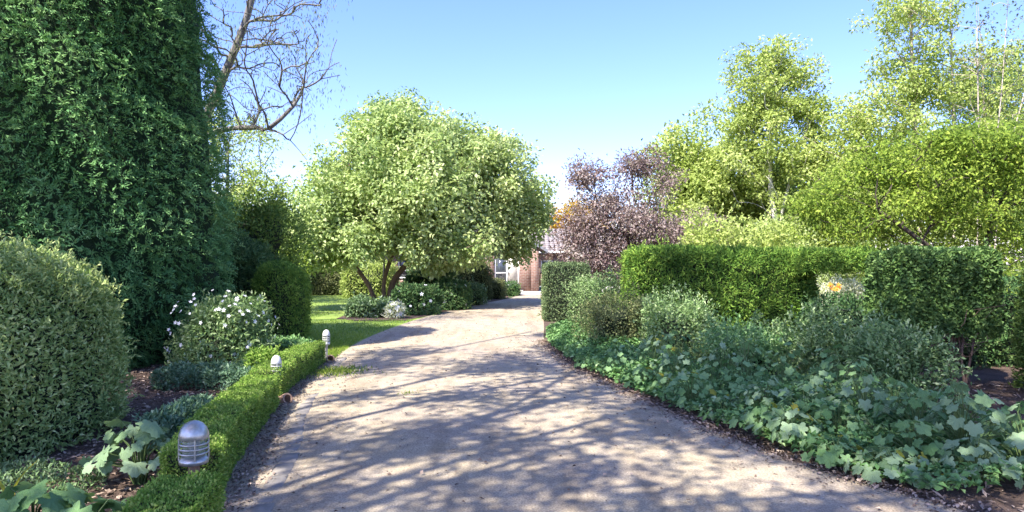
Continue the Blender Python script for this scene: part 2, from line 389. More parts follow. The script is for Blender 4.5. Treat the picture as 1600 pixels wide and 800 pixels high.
def skeleton(stems, targets, rng, step=.45, bow=.12, tip=.006, power=2.35, sides=5, rmax=None, up=.35):
    """stems: list of polylines. Each target is joined to the cheapest existing node by a bowed branch."""
    nodes = []; par = []
    for pl in stems:
        sp = smooth_path(pl, 4); prev = -1
        for k, p in enumerate(sp):
            nodes.append(p); par.append(prev); prev = len(nodes)-1
    nodes = [np.array(n) for n in nodes]; arr = np.array(nodes); root = arr[0]
    pl = np.array([np.linalg.norm(a-arr[p])*0 if p >= 0 else 0. for a, p in zip(arr, par)])
    top = np.array([s[-1] for s in stems]).mean(0)
    order = np.argsort([np.linalg.norm(t-top)*.8+np.linalg.norm(t-root)*.2 for t in targets])
    chains = []
    for i in order:
        t = targets[i]; v = t-arr; d = np.linalg.norm(v, axis=1)
        cost = d + np.maximum(arr[:, 2]-t[2]+d*up, 0)*1.2 + pl*.55
        k = int(np.argmin(cost)); a = arr[k]; L = np.linalg.norm(t-a); n = max(2, int(L/step)+1)
        # start along the parent direction
        pd = unit(a-arr[par[k]]) if par[k] >= 0 else np.array([0, 0, 1.])
        prev = k; new = []
        off = rng.normal(size=3)*bow*L; off[2] = abs(off[2])*.8
        for s in range(1, n+1):
            u = s/n; p = a+(t-a)*u + off*math.sin(math.pi*u) + pd*L*.12*u*(1-u)*1.6 + rng.normal(size=3)*.02*L*(u < 1)
            nodes.append(p); par.append(prev); prev = len(nodes)-1; new.append(p)
        arr = np.concatenate([arr, np.array(new)]); pl = np.concatenate([pl, pl[k]+L*np.arange(1, n+1)/n])
    n = len(nodes); acc = np.zeros(n); haschild = np.zeros(n, bool)
    for i in range(n-1, -1, -1):
        if not haschild[i]: acc[i] += tip**power
        if par[i] >= 0:
            acc[par[i]] += acc[i]*1.0; haschild[par[i]] = True
    rad = acc**(1/power)
    if rmax: rad = rad*(rmax/rad[0]) if rad[0] > rmax else rad
    return arr, np.array(par), rad
def skeleton_mesh(name, arr, par, rad, minr=0., sides=6, flare=1.25):
    ch = [[] for _ in arr]
    for i, p in enumerate(par):
        if p >= 0: ch[p].append(i)
    tb = Tubes(); start = [(i, -1) for i, p in enumerate(par) if p < 0]
    while start:
        i, p = start.pop(); pts = []; rr = []
        if p >= 0: pts.append(arr[p]); rr.append(min(rad[p], rad[i]*1.25))
        while True:
            pts.append(arr[i]); rr.append(rad[i])
            if not ch[i]: break
            cs = sorted(ch[i], key=lambda c: -rad[c])
            for c in cs[1:]: start.append((c, i))
            i = cs[0]
        if len(pts) > 1 and max(rr) > minr:
            r = np.array(rr)
            if p < 0: r[0] *= flare
            if len(pts) > 2: pts = smooth_path(pts, 2); r = np.interp(np.arange(len(pts))/2, np.arange(len(r)), r)
            tb.add(pts, r, sides if max(rr) > .05 else (4 if max(rr) > .015 else 3))
    return tb.mesh(name)
def tree(name, label, base, stems, clumps, cr, per, L, W, mat, bark, seed, group=None, tip=.006, rmax=None, droop=.15, flat=.7, cat='tree', up=.35, tvar=.16, minr=0., bow=.12, leafy=True):
    rng = np.random.RandomState(seed); t = thing(name, label, cat, base, group)
    b = np.array(base); stems = [np.array(s, float)-b for s in stems]; tg = np.array(clumps)-b
    arr, par, rad = skeleton(stems, tg, rng, tip=tip, rmax=rmax, up=up, bow=bow)
    link('trunk', skeleton_mesh('trunk', arr, par, rad, minr), bark, t)
    if leafy:
        k = len(tg); sz = rng.uniform(.55, 1.35, k)*cr; cnt = (per*(sz/cr)**2*rng.uniform(.6, 1.3, k)).astype(int)
        idx = np.repeat(np.arange(k), cnt); n = len(idx)
        d = unit(rng.normal(size=(n, 3))); rr = rng.uniform(.1, 1, n)**.5
        off = d*rr[:, None]*sz[idx][:, None]; off[:, 2] *= flat
        off = off*(1+.35*wob(tg[idx]*3+d*2.2, 1.6, seed)[:, None])
        P = tg[idx]+off
        dirs = d*.6+rng.normal(size=(n, 3))*.6+np.array([0, 0, -droop])
        nor = rng.normal(size=(n, 3))*.55+np.array([0, 0, 1.])+d*.35
        tint = .5+rng.normal(size=k)[idx]*tvar*.8+rng.normal(size=n)*tvar
        s = rng.uniform(.6, 1.35, n)
        o = link('crown', leaf_mesh('crown', P, dirs, nor, L*s, W*s, tint, curl=.15), mat, t); o['kind'] = 'stuff'
    return t

# ================================================================ GROUND
GZ = 0.0
sheet('ground', [(-400, -200), (400, -200), (400, 600), (-400, 600)], -.012, M['ground'])
left = smooth_path([(1.5, -12), (.3, -6), (-.9, 0), (-1.45, 3), (-1.72, 4.4), (-1.82, 5.0), (-2.0, 5.9), (-2.3, 7.1), (-2.62, 9.0), (-2.92, 11.4), (-3.05, 13.7), (-2.9, 16.7), (-2.4, 20.8), (-1.45, 25.1), (-.1, 30.5), (.3, 34.), (.0, 37.2)], 5)
right = smooth_path([(9.5, -12), (7.5, -6), (4.9, 0), (3.6, 3), (2.9, 4.4), (2.5, 5.0), (2.14, 5.8), (1.86, 6.7), (1.52, 8.1), (1.16, 9.5), (.86, 11.), (.66, 13.7), (.80, 17), (.95, 20.8), (1.14, 25.1), (1.5, 30.5), (2.3, 34), (4.2, 37.2)], 5)
m_ = min(len(left), len(right)); ri = np.linspace(0, len(right)-1, len(left))
rr_ = np.stack([np.interp(ri, np.arange(len(right)), right[:, k]) for k in (0, 1)], 1)
# match the rows by distance along the drive
cross = []
lft = left.copy(); lft[:, 0] -= np.interp(left[:, 1], [2.5, 10.2, 11.3], [.30, .30, .02])
for k in range(13):
    u = (k)/12; cross.append(lft*(1-u)+rr_*u)
V = []; F = []; nl = len(left); rngd = np.random.RandomState(5)
for k, row in enumerate(cross):
    for j, (x, y) in enumerate(row):
        crown = .03*math.sin(math.pi*k/12); V.append((x, y, .004+crown+(.004*math.sin(x*2.1+y*.9)*math.sin(y*1.7) if 0 < k < 12 else 0)))
for k in range(12):
    for j in range(nl-1): F.append((k*nl+j, (k+1)*nl+j, (k+1)*nl+j+1, k*nl+j+1))
dm = npmesh('driveway', np.array(V), np.array(F), smooth=True)
props(link('driveway', dm, M['drive']), kind='structure')
sheet('forecourt', [(.02, 33.2), (9, 33.2), (14, 37.2), (14, 45), (1.8, 45), (1.8, 38.6), (-.2, 38.6)], .012+.03, M['pave'])
sheet('lawn', [(-2.95, 11.2), (-3.08, 13.7), (-2.95, 16.7), (-2.45, 20.8), (-1.5, 25.1), (-.2, 30.5), (-.1, 37), (-22, 37), (-22, 16), (-5.2, 14.2), (-3.6, 12.2), (-3.3, 11.2)], -.004, M['lawn'])
sheet('flower_bed', [(-.95, 0), (-1.45, 3), (-1.72, 4.4), (-1.82, 5.0), (-2.0, 5.9), (-2.3, 7.1), (-2.62, 9.0), (-2.9, 11.19), (-3.32, 11.19), (-3.62, 12.18), (-5.2, 14.1), (-14, 15), (-14, 0)], -.002, M['mulch'])
sheet('garden_border', [(4.9, 0), (3.6, 3), (2.9, 4.4), (2.5, 5.0), (2.14, 5.8), (1.86, 6.7), (1.52, 8.1), (1.16, 9.5), (.86, 11.), (.66, 13.7), (.80, 17), (.95, 20.8), (1.14, 25.1), (8, 25), (14, 14), (14, 0)], -.001, M['mulch'])
sheet('tree_bed', [(-5.0, 19.4), (-4.2, 18.6), (-2.95, 18.8), (-2.4, 20.9), (-1.5, 25.0), (-.2, 30.5), (-.1, 34), (-.1, 37.9), (-8, 37.9), (-5.4, 30), (-5.2, 24)], .004, M['mulch'])

# scatter: bark chips, grit and fallen leaves
def scatter(name, P, L, W, mat, seed, label=None, tilt=.25):
    rng = np.random.RandomState(seed); n = len(P); a = rng.uniform(0, 6.28, n)
    D = np.stack([np.cos(a), np.sin(a), rng.normal(size=n)*tilt], 1)
    Nn = np.tile(np.array([0, 0, 1.]), (n, 1))+rng.normal(size=(n, 3))*.3
    s = rng.uniform(.4, 1.5, n)
    o = link(name, leaf_mesh(name, P, D, Nn, L*s, W*s, rng.uniform(0, 1, n), fold=.2), mat)
    return props(o, label, 'litter' if label else None, kind='stuff')
LE = lft
rng = np.random.RandomState(11)
n = 26000; P = np.stack([rng.uniform(-7, -1.9, n), rng.uniform(3.4, 12.5, n), rng.uniform(.0, .02, n)], 1)
P = P[P[:, 0] < np.interp(P[:, 1], LE[:, 1], LE[:, 0])-.02]
scatter('bark_mulch', P, .045, .022, M['chips'], 3, 'loose brown bark chips covering the left flower bed')
def edge_pts(n, edge, spread, side, seed, y0, y1):
    r = np.random.RandomState(seed); y = r.uniform(y0, y1, n)**1.0; x = np.interp(y, edge[:, 1], edge[:, 0])
    return np.stack([x+side*r.normal(size=n)*spread, y, r.uniform(.006, .02, n)+.004], 1)
P = np.concatenate([edge_pts(5000, right, .09, 1, 4, 3, 14), edge_pts(1500, right, .35, 1, 5, 3, 14)])
scatter('leaf_litter', P, .035, .018, M['chips'], 4, 'dry leaves and crumbs of bark along the right edge of the driveway')
P = np.concatenate([edge_pts(5000, left-[.17, 0], .10, 1, 6, 3, 11), edge_pts(900, left, .5, 1, 8, 3, 14)])
scatter('soil_crumbs', P, .03, .016, M['chips'], 6, 'crumbs of soil and dry leaf along the left edge of the driveway')
n = 1500; y = rng.uniform(3.5, 20, n); u = rng.uniform(0, 1, n)
P = np.stack([np.interp(y, left[:, 1], left[:, 0])*(1-u)+np.interp(y, right[:, 1], right[:, 0])*u, y, np.full(n, .018)+.03*np.sin(np.pi*u)], 1)
scatter('fallen_leaves', P, .03, .02, M['chips'], 9, 'small dry leaves scattered thinly over the open driveway')
n = 9000; P = np.stack([rng.uniform(2.0, 8.5, n), rng.uniform(3.2, 9, n), rng.uniform(.0, .02, n)], 1)
P = P[P[:, 0] > np.interp(P[:, 1], right[:, 1], right[:, 0])+.02]
scatter('twig_litter', P, .07, .018, M['chips'], 12, 'dry twigs and leaf litter under the right hand hedges', .4)
# grass
n = 42000; gy = 11.3+rng.uniform(0, 1, n)**1.6*22; gx = rng.uniform(0, 1, n)
xl = -3.3-(gy-11.2)*1.0; xr = np.interp(gy, left[:, 1], left[:, 0])-.05
gx = xl+(xr-xl)*gx
k = ~((gy > 19) & (gx > -5.6)); gx = gx[k]; gy = gy[k]; n = len(gx)
P = np.stack([gx, gy, np.zeros(n)], 1); D = rng.normal(size=(n, 3))*.35; D[:, 2] = 1
g = link('lawn_blades', leaf_mesh('lawn_blades', P, D, rng.normal(size=(n, 3)), rng.uniform(.03, .075, n), .012, np.clip(.5+wob(P, 1.1, 4)*.25+rng.normal(size=n)*.18, 0, 1), wide=.3), M['grass'])
props(g, 'short green lawn grass striped with tree shade', 'grass', kind='stuff')
# weeds on the drive edge
def tufts(name, cx, cy, n, L, rad, seed, label):
    r = np.random.RandomState(seed); P = np.stack([cx+r.normal(size=n)*rad, cy+r.normal(size=n)*rad, np.full(n, .01)], 1)
    D = r.normal(size=(n, 3))*.6; D[:, 2] = 1
    return props(link(name, leaf_mesh(name, P, D, r.normal(size=(n, 3)), r.uniform(.5, 1, n)*L, .012, r.rand(n), wide=.3, curl=.3), M['grass']), label, 'grass', kind='stuff')
tufts('grass_tuft', -1.25, 8.2, 70, .05, .06, 2, 'tiny green weed tuft out in the middle of the driveway')
tufts('grass_tuft', -2.55, 9.9, 700, .08, .22, 3, 'thin grass growing over the driveway edge by the low hedge end')

# ================================================================ EDGING, PIPES
ed = thing('driveway_edging', 'row of blue grey stone blocks edging the left side of the driveway', 'edging', (-2, 6, 0))
pm = []
for v in range(4):
    b = Boxes(); b.add((-.075, -.14, -.03), (.075, .14, .034), jit=.006, bev=.014); b.n
    mm = b.mesh('edging_stone'); mm.materials.append(M['paver']); pm.append(mm)
ep = left[(left[:, 1] > 2.6) & (left[:, 1] < 11.5)]
seg = np.concatenate([[0], np.cumsum(np.linalg.norm(np.diff(ep, axis=0), axis=1))]); s = 0; r_ = random.Random(3)
while s < seg[-1]-.3:
    x = np.interp(s, seg, ep[:, 0]); y = np.interp(s, seg, ep[:, 1]); x2 = np.interp(s+.3, seg, ep[:, 0]); y2 = np.interp(s+.3, seg, ep[:, 1])
    o = bpy.data.objects.new('edging_stone', r_.choice(pm)); C.objects.link(o); o.parent = ed
    o.location = ((x+x2)/2+2+.10+r_.uniform(-.012, .012), (y+y2)/2-6, r_.uniform(-.014, .0)-.010)
    o.rotation_euler = (r_.uniform(-.03, .03), r_.uniform(-.04, .04), math.atan2(y2-y, x2-x)-math.pi/2+r_.uniform(-.05, .05))
    s += .3+r_.uniform(-.01, .012)
def pipe(loc, rot, rad, label):
    t = thing('clay_pipe', label, 'pipe', loc)
    import bmesh
    bm = bmesh.new(); seg = 20
    prof = [(rad, -.16), (rad, -.02), (rad*1.12, -.015), (rad*1.12, .03), (rad*.82, .03), (rad*.82, -.16)]
    rings = [[bm.verts.new((p[0]*math.cos(2*math.pi*i/seg), p[0]*math.sin(2*math.pi*i/seg), p[1])) for i in range(seg)] for p in prof]
    for a, b in zip(rings, rings[1:]):
        for i in range(seg): bm.faces.new((a[i], a[(i+1) % seg], b[(i+1) % seg], b[i]))
    me = bpy.data.meshes.new('pipe_collar'); bm.to_mesh(me); bm.free()
    o = link('pipe_collar', me, M['terracotta'], t); o.rotation_euler = rot
    return t
pipe((-2.56, 7.74, .045), (R(70), 0, R(62)), .062, 'short terracotta pipe mouth in the gap of the low hedge')
pipe((-2.93, 11.0, .04), (R(65), 0, R(30)), .06, 'small clay pipe end lying past the far end of the low hedge')

# ================================================================ BOLLARD LAMPS
def lathe(name, prof, seg, mat, parent, smooth=True):
    V = []; F = []; k = len(prof)
    for i in range(seg):
        a = 2*math.pi*i/seg
        for r, z in prof: V.append((r*math.cos(a), r*math.sin(a), z))
    for i in range(seg):
        for j in range(k-1): F.append((i*k+j, ((i+1) % seg)*k+j, ((i+1) % seg)*k+j+1, i*k+j+1))
    return link(name, npmesh(name, np.array(V), np.array(F), smooth=smooth), mat, parent)
def lamp(loc, white, label):
    t = thing('garden_lamp', label, 'garden lamp', loc, 'caged bollard lamps along the low hedge')
    mt = M['lampwhite'] if white else M['lampmetal']
    lathe('post', [(.035, 0), (.035, .285), (.05, .29), (.05, .30), (.0, .30)], 16, M['terracotta'] if not white else M['lampwhite'], t)
    lathe('base_collar', [(.0, .30), (.088, .302), (.09, .33), (.08, .335), (.078, .345), (.0, .346)], 28, mt, t)
    lathe('glass_jar', [(.066, .345), (.07, .36), (.07, .47), (.064, .50), (.045, .53), (.0, .545)], 28, M['lampglass'], t)
    b = lathe('bulb', [(.0, .346), (.022, .35), (.022, .40), (.03, .43), (.026, .46), (.0, .475)], 14, M['lampwhite'], t)
    lathe('cap', [(.088, .462), (.092, .468), (.09, .495), (.078, .53), (.055, .558), (.025, .573), (.0, .577)], 28, mt, t)
    for z in (.372, .402, .432):
        tb = Tubes(); a = np.linspace(0, 2*np.pi, 29)
        tb.add(np.stack([.086*np.cos(a), .086*np.sin(a), np.full(29, z)], 1), .0065, 6)
        link('cage_ring', tb.mesh('cage_ring'), mt, t)
    for i in range(4):
        a = i*math.pi/2+.5; tb = Tubes(); x, y = .088*math.cos(a), .088*math.sin(a)
        tb.add([(x, y, .33), (x, y, .40), (x, y, .468)], .0055, 6)
        link('cage_bar', tb.mesh('cage_bar'), mt, t)
    if white: t.scale = (.66, .66, .88)
    return t
lamp((-2.06, 4.42, 0), False, 'metal caged bollard lamp nearest the camera, in the hedge gap')
lamp((-2.78, 8.05, 0), True, 'white caged bollard lamp beside the middle gap of the low hedge')
lamp((-3.02, 11.1, 0), True, 'white bollard lamp at the far lawn end of the low hedge')

# ================================================================ LOW BOX HEDGES
def low_hedge(pts, width, height, label, n, seed):
    """clipped box hedge along a path"""
    rng = np.random.RandomState(seed); base = (pts[0][0], pts[0][1], 0)
    t = thing('box_hedge', label, 'hedge', base, 'low clipped box hedge sections along the drive')
    p = np.array(pts, float)-np.array(base[:2]); sg = np.linalg.norm(np.diff(p, axis=0), axis=1); cum = np.concatenate([[0], np.cumsum(sg)]); T = cum[-1]
    P, D = body_points(n, (0, 0, height/2), (T/2, width/2, height/2), .028, rng)
    def bend(Q):
        s = Q[:, 0]+T/2; x = np.interp(s, cum, p[:, 0]); y = np.interp(s, cum, p[:, 1])
        dx = np.interp(np.clip(s+.05, 0, T), cum, p[:, 0])-np.interp(np.clip(s-.05, 0, T), cum, p[:, 0])
        dy = np.interp(np.clip(s+.05, 0, T), cum, p[:, 1])-np.interp(np.clip(s-.05, 0, T), cum, p[:, 1])
        l = np.hypot(dx, dy)+1e-9; dx /= l; dy /= l; ex = s-np.clip(s, 0, T)
        return np.stack([x-dy*Q[:, 1]+dx*ex, y+dx*Q[:, 1]+dy*ex, Q[:, 2]], 1), dx, dy
    b = wob(P, 5, seed); b2 = wob(P, 16, seed+1)
    Q = P+D*(b*.018+b2*.018-rng.exponential(.018, n)+.03*(rng.rand(n) < .03))[:, None]
    W_, dx, dy = bend(Q)
    Dw = np.stack([dx*D[:, 0]-dy*D[:, 1], dy*D[:, 0]+dx*D[:, 1], D[:, 2]], 1)
    W_[:, 2] = np.maximum(W_[:, 2], .01)
    o = link('foliage', leaf_mesh('foliage', W_, Dw*.6+rng.normal(size=(n, 3))*.7+np.array([0, 0, .35]), Dw+rng.normal(size=(n, 3))*.6, rng.uniform(.014, .03, n), .013, .55+b2*.2+rng.normal(size=n)*.24), M['box'], t)
    o['kind'] = 'stuff'
    k = 16; V = []; hw = width/2-.03; cs = [(-hw, .0), (-hw, height-.035), (hw, height-.035), (hw, .0)]
    S_ = np.linspace(-T/2+.03, T/2-.03, k); Qc = np.array([[s, y, z] for s in S_ for y, z in cs]); Vc, _, _ = bend(Qc)
    F = [[i*4+j, i*4+j+1, i*4+4+j+1, i*4+4+j] for i in range(k-1) for j in range(3)]+[[0, 3, 2, 1], [k*4-4, k*4-3, k*4-2, k*4-1]]
    link('shade_core', npmesh('shade_core', Vc, np.array(F)), M['twigs'], t)  # solid box core, coloured dark like the shaded inside of the hedge
low_hedge([(-1.60, 2.6), (-1.77, 3.3), (-1.90, 4.05)], .36, .35, 'nearest low box hedge section with sunlit clipped top at the bottom left', 20000, 21)
low_hedge([(-2.14, 4.55), (-2.35, 5.3), (-2.56, 6.4), (-2.77, 7.55)], .36, .35, 'middle and longest low box hedge section between two lamps', 34000, 22)
low_hedge([(-2.86, 7.88), (-3.00, 9.0), (-3.14, 10.85)], .35, .35, 'farthest low box hedge section ending square at the lawn', 22000, 23)

# ================================================================ LEFT SIDE SHRUBS AND CONIFERS
rb = shrub('round_bush', 'big rounded grey green clipped bush at the left edge of the picture', 'bush', (-4.88, 6.1, .86), (1.13, 1.14, .87), .9, M['roundbush'], 66000, .05, .0185, 31, amp=.09, shell=.2, shoots=380, up=.3, rand=.85, tuft=.04)
# leaves of the near face that can be told apart
rngb = np.random.RandomState(5)
vs = []
for v in range(3):
    me = leaf_mesh('leaf', np.zeros((1, 3)), np.array([[1., 0, .1*v]]), np.array([[0, .1, 1.]]), .06, .02, np.array([.55+.15*v]), curl=.2)
    me.materials.append(M['roundbush']); vs.append(me)
P, D = body_points(4000, (0, 0, .39), (1.13, 1.14, 1.34), .9, rngb)
P = P+D*(wob(P, 2.2/1.26, 31)*.09)[:, None]; wld = P+np.array([-4.88, 6.1, 0])
dd = np.linalg.norm(wld-np.array([0, 0, 1.6]), axis=1); vis = (wld[:, 0] > -.73*wld[:, 1]) & (D[:, 1] < .3) & (P[:, 2] > .1)
idx = np.where(vis)[0]; idx = idx[np.argsort(dd[idx])][:900]; idx = rngb.choice(idx, 290, replace=False)
for i in idx:
    o = bpy.data.objects.new('leaf', vs[i % 3]); C.objects.link(o); o.parent = rb; o.location = P[i]
    o.rotation_euler = Vector(D[i]*.6+rngb.normal(size=3)*.5+np.array([0, 0, .4])).to_track_quat('X', 'Z').to_euler(); k = rngb.uniform(.7, 1.2); o.scale = (k, k, k)

def conifer(base, rad, height, n, label, seed, lean=0.):
    rng = np.random.RandomState(seed); t = thing('conifer', label, 'conifer', base, 'tall dark conifers on the left')
    u = rng.uniform(0, 1, n)**1.05; z = u*height; a = rng.uniform(0, 2*np.pi, n)
    prof = np.where(u < .12, .80+u/.12*.2, np.where(u < .60, 1.0-(u-.12)*.22, .895*np.sqrt(np.clip(1-((u-.6)/.4)**2.2, 0, 1))))
    D = np.stack([np.cos(a), np.sin(a), np.full(n, .15)], 1)
    Q = np.stack([np.cos(a)*rad, np.sin(a)*rad, z], 1)
    Qs = Q*np.array([1, 1, .55])
    b1 = wob(Qs, 1.1, seed); b2 = wob(Qs, 3.2, seed+1); b3 = wob(Qs*np.array([1, 1, 1.4]), 7.5, seed+2)
    r = rad*prof*(1+b1*.08+b2*.10+b3*.065)-rng.exponential(.10, n)
    P = np.stack([np.cos(a)*r, np.sin(a)*r, z+b2*.1+.05], 1)
    keep = (D[:, 1] < .25) | (rng.rand(n) < .2); P, D, b1, b2, b3 = P[keep], D[keep], b1[keep], b2[keep], b3[keep]; n = len(P); m = 7
    ax = unit(D*.75+rng.normal(size=(n, 3))*.38+np.array([0, 0, .25])+b3[:, None]*np.array([.2, .2, .35])); sd_ = unit(np.cross(ax, D+rng.normal(size=(n, 3))*.5)); ln = rng.uniform(.08, .19, n)
    u = np.linspace(.05, 1, m); sg = np.where(np.arange(m) % 2, 1., -1.)*(np.arange(m) < m-1)
    Q = P[:, None]+ax[:, None]*(u[None, :, None]*ln[:, None, None]); Q[:, :, 2] -= (u**2)[None]*ln[:, None]*.55
    dr = ax[:, None]*.8+sd_[:, None]*sg[None, :, None]*.75-np.array([0, 0, .5])*u[None, :, None]+rng.normal(size=(n, m, 3))*.12
    lf = .078*(1-.45*u)[None]*rng.uniform(.7, 1.3, (n, m)); nr = (D[:, None]+np.cross(ax, sd_)[:, None]*.7+np.zeros((1, m, 1))).reshape(-1, 3)
    tint = np.repeat(.40+b1*.12+b2*.16+b3*.2+rng.normal(size=n)*.13, m)+np.tile(u*.16, n)+rng.normal(size=n*m)*.05
    o = link('foliage', leaf_mesh('foliage', Q.reshape(-1, 3), dr.reshape(-1, 3), nr, lf.ravel(), (lf*.33).ravel(), tint, curl=.2), M['conifer'], t); o['kind'] = 'stuff'
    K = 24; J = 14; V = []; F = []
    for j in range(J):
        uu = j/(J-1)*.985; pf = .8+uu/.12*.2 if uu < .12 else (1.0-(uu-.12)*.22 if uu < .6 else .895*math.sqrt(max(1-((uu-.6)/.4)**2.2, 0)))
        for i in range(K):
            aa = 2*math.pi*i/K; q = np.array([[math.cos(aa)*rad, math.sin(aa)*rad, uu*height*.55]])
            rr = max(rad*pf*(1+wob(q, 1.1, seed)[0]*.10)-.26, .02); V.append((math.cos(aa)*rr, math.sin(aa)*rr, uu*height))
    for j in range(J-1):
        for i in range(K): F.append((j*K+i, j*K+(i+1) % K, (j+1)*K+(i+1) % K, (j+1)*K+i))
    link('green_shade_core', npmesh('green_shade_core', np.array(V), np.array(F), smooth=True), M['core_green'], t)  # closed shell behind the sprays, dark green in place of shaded depth
    lathe('trunk', [(.22, 0), (.16, .5), (.12, height*.7), (.0, height*.8)], 10, M['bark_brown'], t)
    return t
conifer((-7.15, 11.2, 0), 2.25, 8.6, 36000, 'tall dark green conifer with its soft right edge against the sky', 41)
conifer((-10.9, 11.0, 0), 2.5, 8.6, 13000, 'tall dark green conifer filling the far left edge of the picture', 42)

fs = shrub('flowering_shrub', 'grey green shrub dotted with small white flowers below the tall conifer', 'shrub', (-4.12, 9.75, .55), (.62, .56, .54), .5, M['bordermix'], 20000, .06, .024, 51, amp=.2, shell=.28, tuft=.08, shoots=90)
fm = []
for v in range(2):   # flower of five petals
    V = []; F = []
    for k in range(5):
        a = k*2*math.pi/5+v*.3; b0 = len(V)
        V += [(0, 0, 0), (.018*math.cos(a-.45), .018*math.sin(a-.45), .006), (.03*math.cos(a), .03*math.sin(a), .004+.003*v), (.018*math.cos(a+.45), .018*math.sin(a+.45), .006)]; F.append((b0, b0+1, b0+2, b0+3))
    me = npmesh('flower', np.array(V), np.array(F)); me.materials.append(M['petal']); fm.append(me)
def flowers(t, c, h, r, n, seed, size=1., facing=True, meshes=fm):
    rg = np.random.RandomState(seed); P, D = body_points(n*5, c, h, r, rg)
    wld = P+np.array(t.location); v = unit(np.array([0, 0, 1.6])-wld); ok = (D*v).sum(1) > .0
    P, D = P[ok][:n], D[ok][:n]
    for i in range(len(P)):
        o = bpy.data.objects.new('flower', meshes[i % len(meshes)]); C.objects.link(o); o.parent = t; o.location = P[i]+D[i]*.04
        o.rotation_euler = Vector(D[i]+rg.normal(size=3)*.3).to_track_quat('Z', 'Y').to_euler(); k = size*rg.uniform(.7, 1.3); o.scale = (k, k, k)
flowers(fs, (0, 0, .56), (.68, .62, .60), .5, 90, 4, .95)
shrub('shrub', 'small bright yellow green shrub beside the middle lamp', 'shrub', (-3.25, 8.95, .22), (.22, .2, .24), .2, M['box'], 3500, .05, .022, 52, amp=.06, shell=.1, core=False)
shrub('shrub', 'loose small leafy plant at the foot of the globe bush', 'shrub', (-3.55, 10.6, .2), (.35, .35, .22), .2, M['cover'], 3500, .06, .025, 53, amp=.06, shell=.12)
shrub('globe_bush', 'upright egg shaped clipped conifer bush beside the lawn', 'bush', (-4.42, 13.1, .80), (.52, .52, .82), .5, M['golden_conifer'], 20000, .055, .016, 54, amp=.05, shell=.1, up=.5)
shrub('dark_shrub', 'dark evergreen shrub between the tall conifer and the egg shaped bush', 'shrub', (-5.7, 13.9, 1.0), (.85, .8, 1.05), .7, M['darkshrub'], 26000, .07, .03, 55, amp=.3, shell=.35, tuft=.12, shoots=120)
shrub('dark_shrub', 'taller loose dark shrub at the right foot of the tall conifer', 'shrub', (-6.4, 15.6, 1.6), (1.35, .9, 1.65), .9, M['globe'], 34000, .08, .035, 56, amp=.6, shell=.6, tuft=.2, shoots=160)
# low plants at the feet of the shrubs
shrub('ground_plant', 'low blue green plant beneath the white flowered shrub', 'plant', (-3.75, 8.75, .1), (.75, .3, .14), .14, M['fernblue'], 6500, .05, .02, 57, amp=.06, shell=.08, core=False)
shrub('ground_plant', 'low bluish plant against the back of the middle hedge section', 'plant', (-2.98, 6.25, .14), (.17, .55, .16), .15, M['fernblue'], 5200, .055, .02, 58, amp=.05, shell=.08, core=False)
shrub('ground_plant', 'sprawling grey green seedling mat at the foot of the round bush', 'plant', (-3.75, 4.75, .04), (.85, .3, .10), .1, M['greyleaf'], 6500, .035, .014, 59, amp=.05, shell=.06, core=False, patch=.7)

# ================================================================ BROAD LEAVED PLANTS (each leaf a part)
def broad_leaf(seed, lobes=5, cup=.18):
    rg = random.Random(seed); V = [(0, 0, 0)]; n = lobes*6
    for i in range(n+1):
        a = -math.pi*.84+i*(1.68*math.pi)/n
        lb = abs(math.cos(a*lobes/(2*.84)*.84+(0 if lobes % 2 else .0))); r = .5*(.66+.36*lb**.8+(.05 if i % 2 else -.03)+rg.uniform(-.03, .03))*(1+.18*math.cos(a))
        x = r*math.cos(a)+.12; y = r*math.sin(a)*1.02
        z = -cup*(x*x*.9+y*y)+.06*(lb-.5)+rg.uniform(-.018, .018)
        V.append((x, y, z))
    # inner ring for folds
    k = len(V); inner = []
    for i in range(n+1):
        x, y, z = V[1+i]; inner.append((x*.55, y*.55, z*.28+.03*(.5-abs(math.cos(math.atan2(y, x)*lobes)))))
    V += inner; F = []
    for i in range(n): F.append((1+i, 2+i, k+i+1, k+i)); F.append((0, k+i, k+i+1, k+i+1))
    F3 = []
    for f in F:
        if f[2] == f[3]: F3.append(f[:3])
        else: F3 += [(f[0], f[1], f[2]), (f[0], f[2], f[3])]
    return npmesh('leaf', np.array(V), np.array(F3), smooth=True)
leafM = {}
for key in ('mallow', 'mallow_blue', 'mallow_yellow'):
    leafM[key] = []
    for v in range(4):
        me = broad_leaf(v*7+1, 5 if v % 2 else 6, .25+.12*v); me.materials.append(M[key]); leafM[key].append(me)
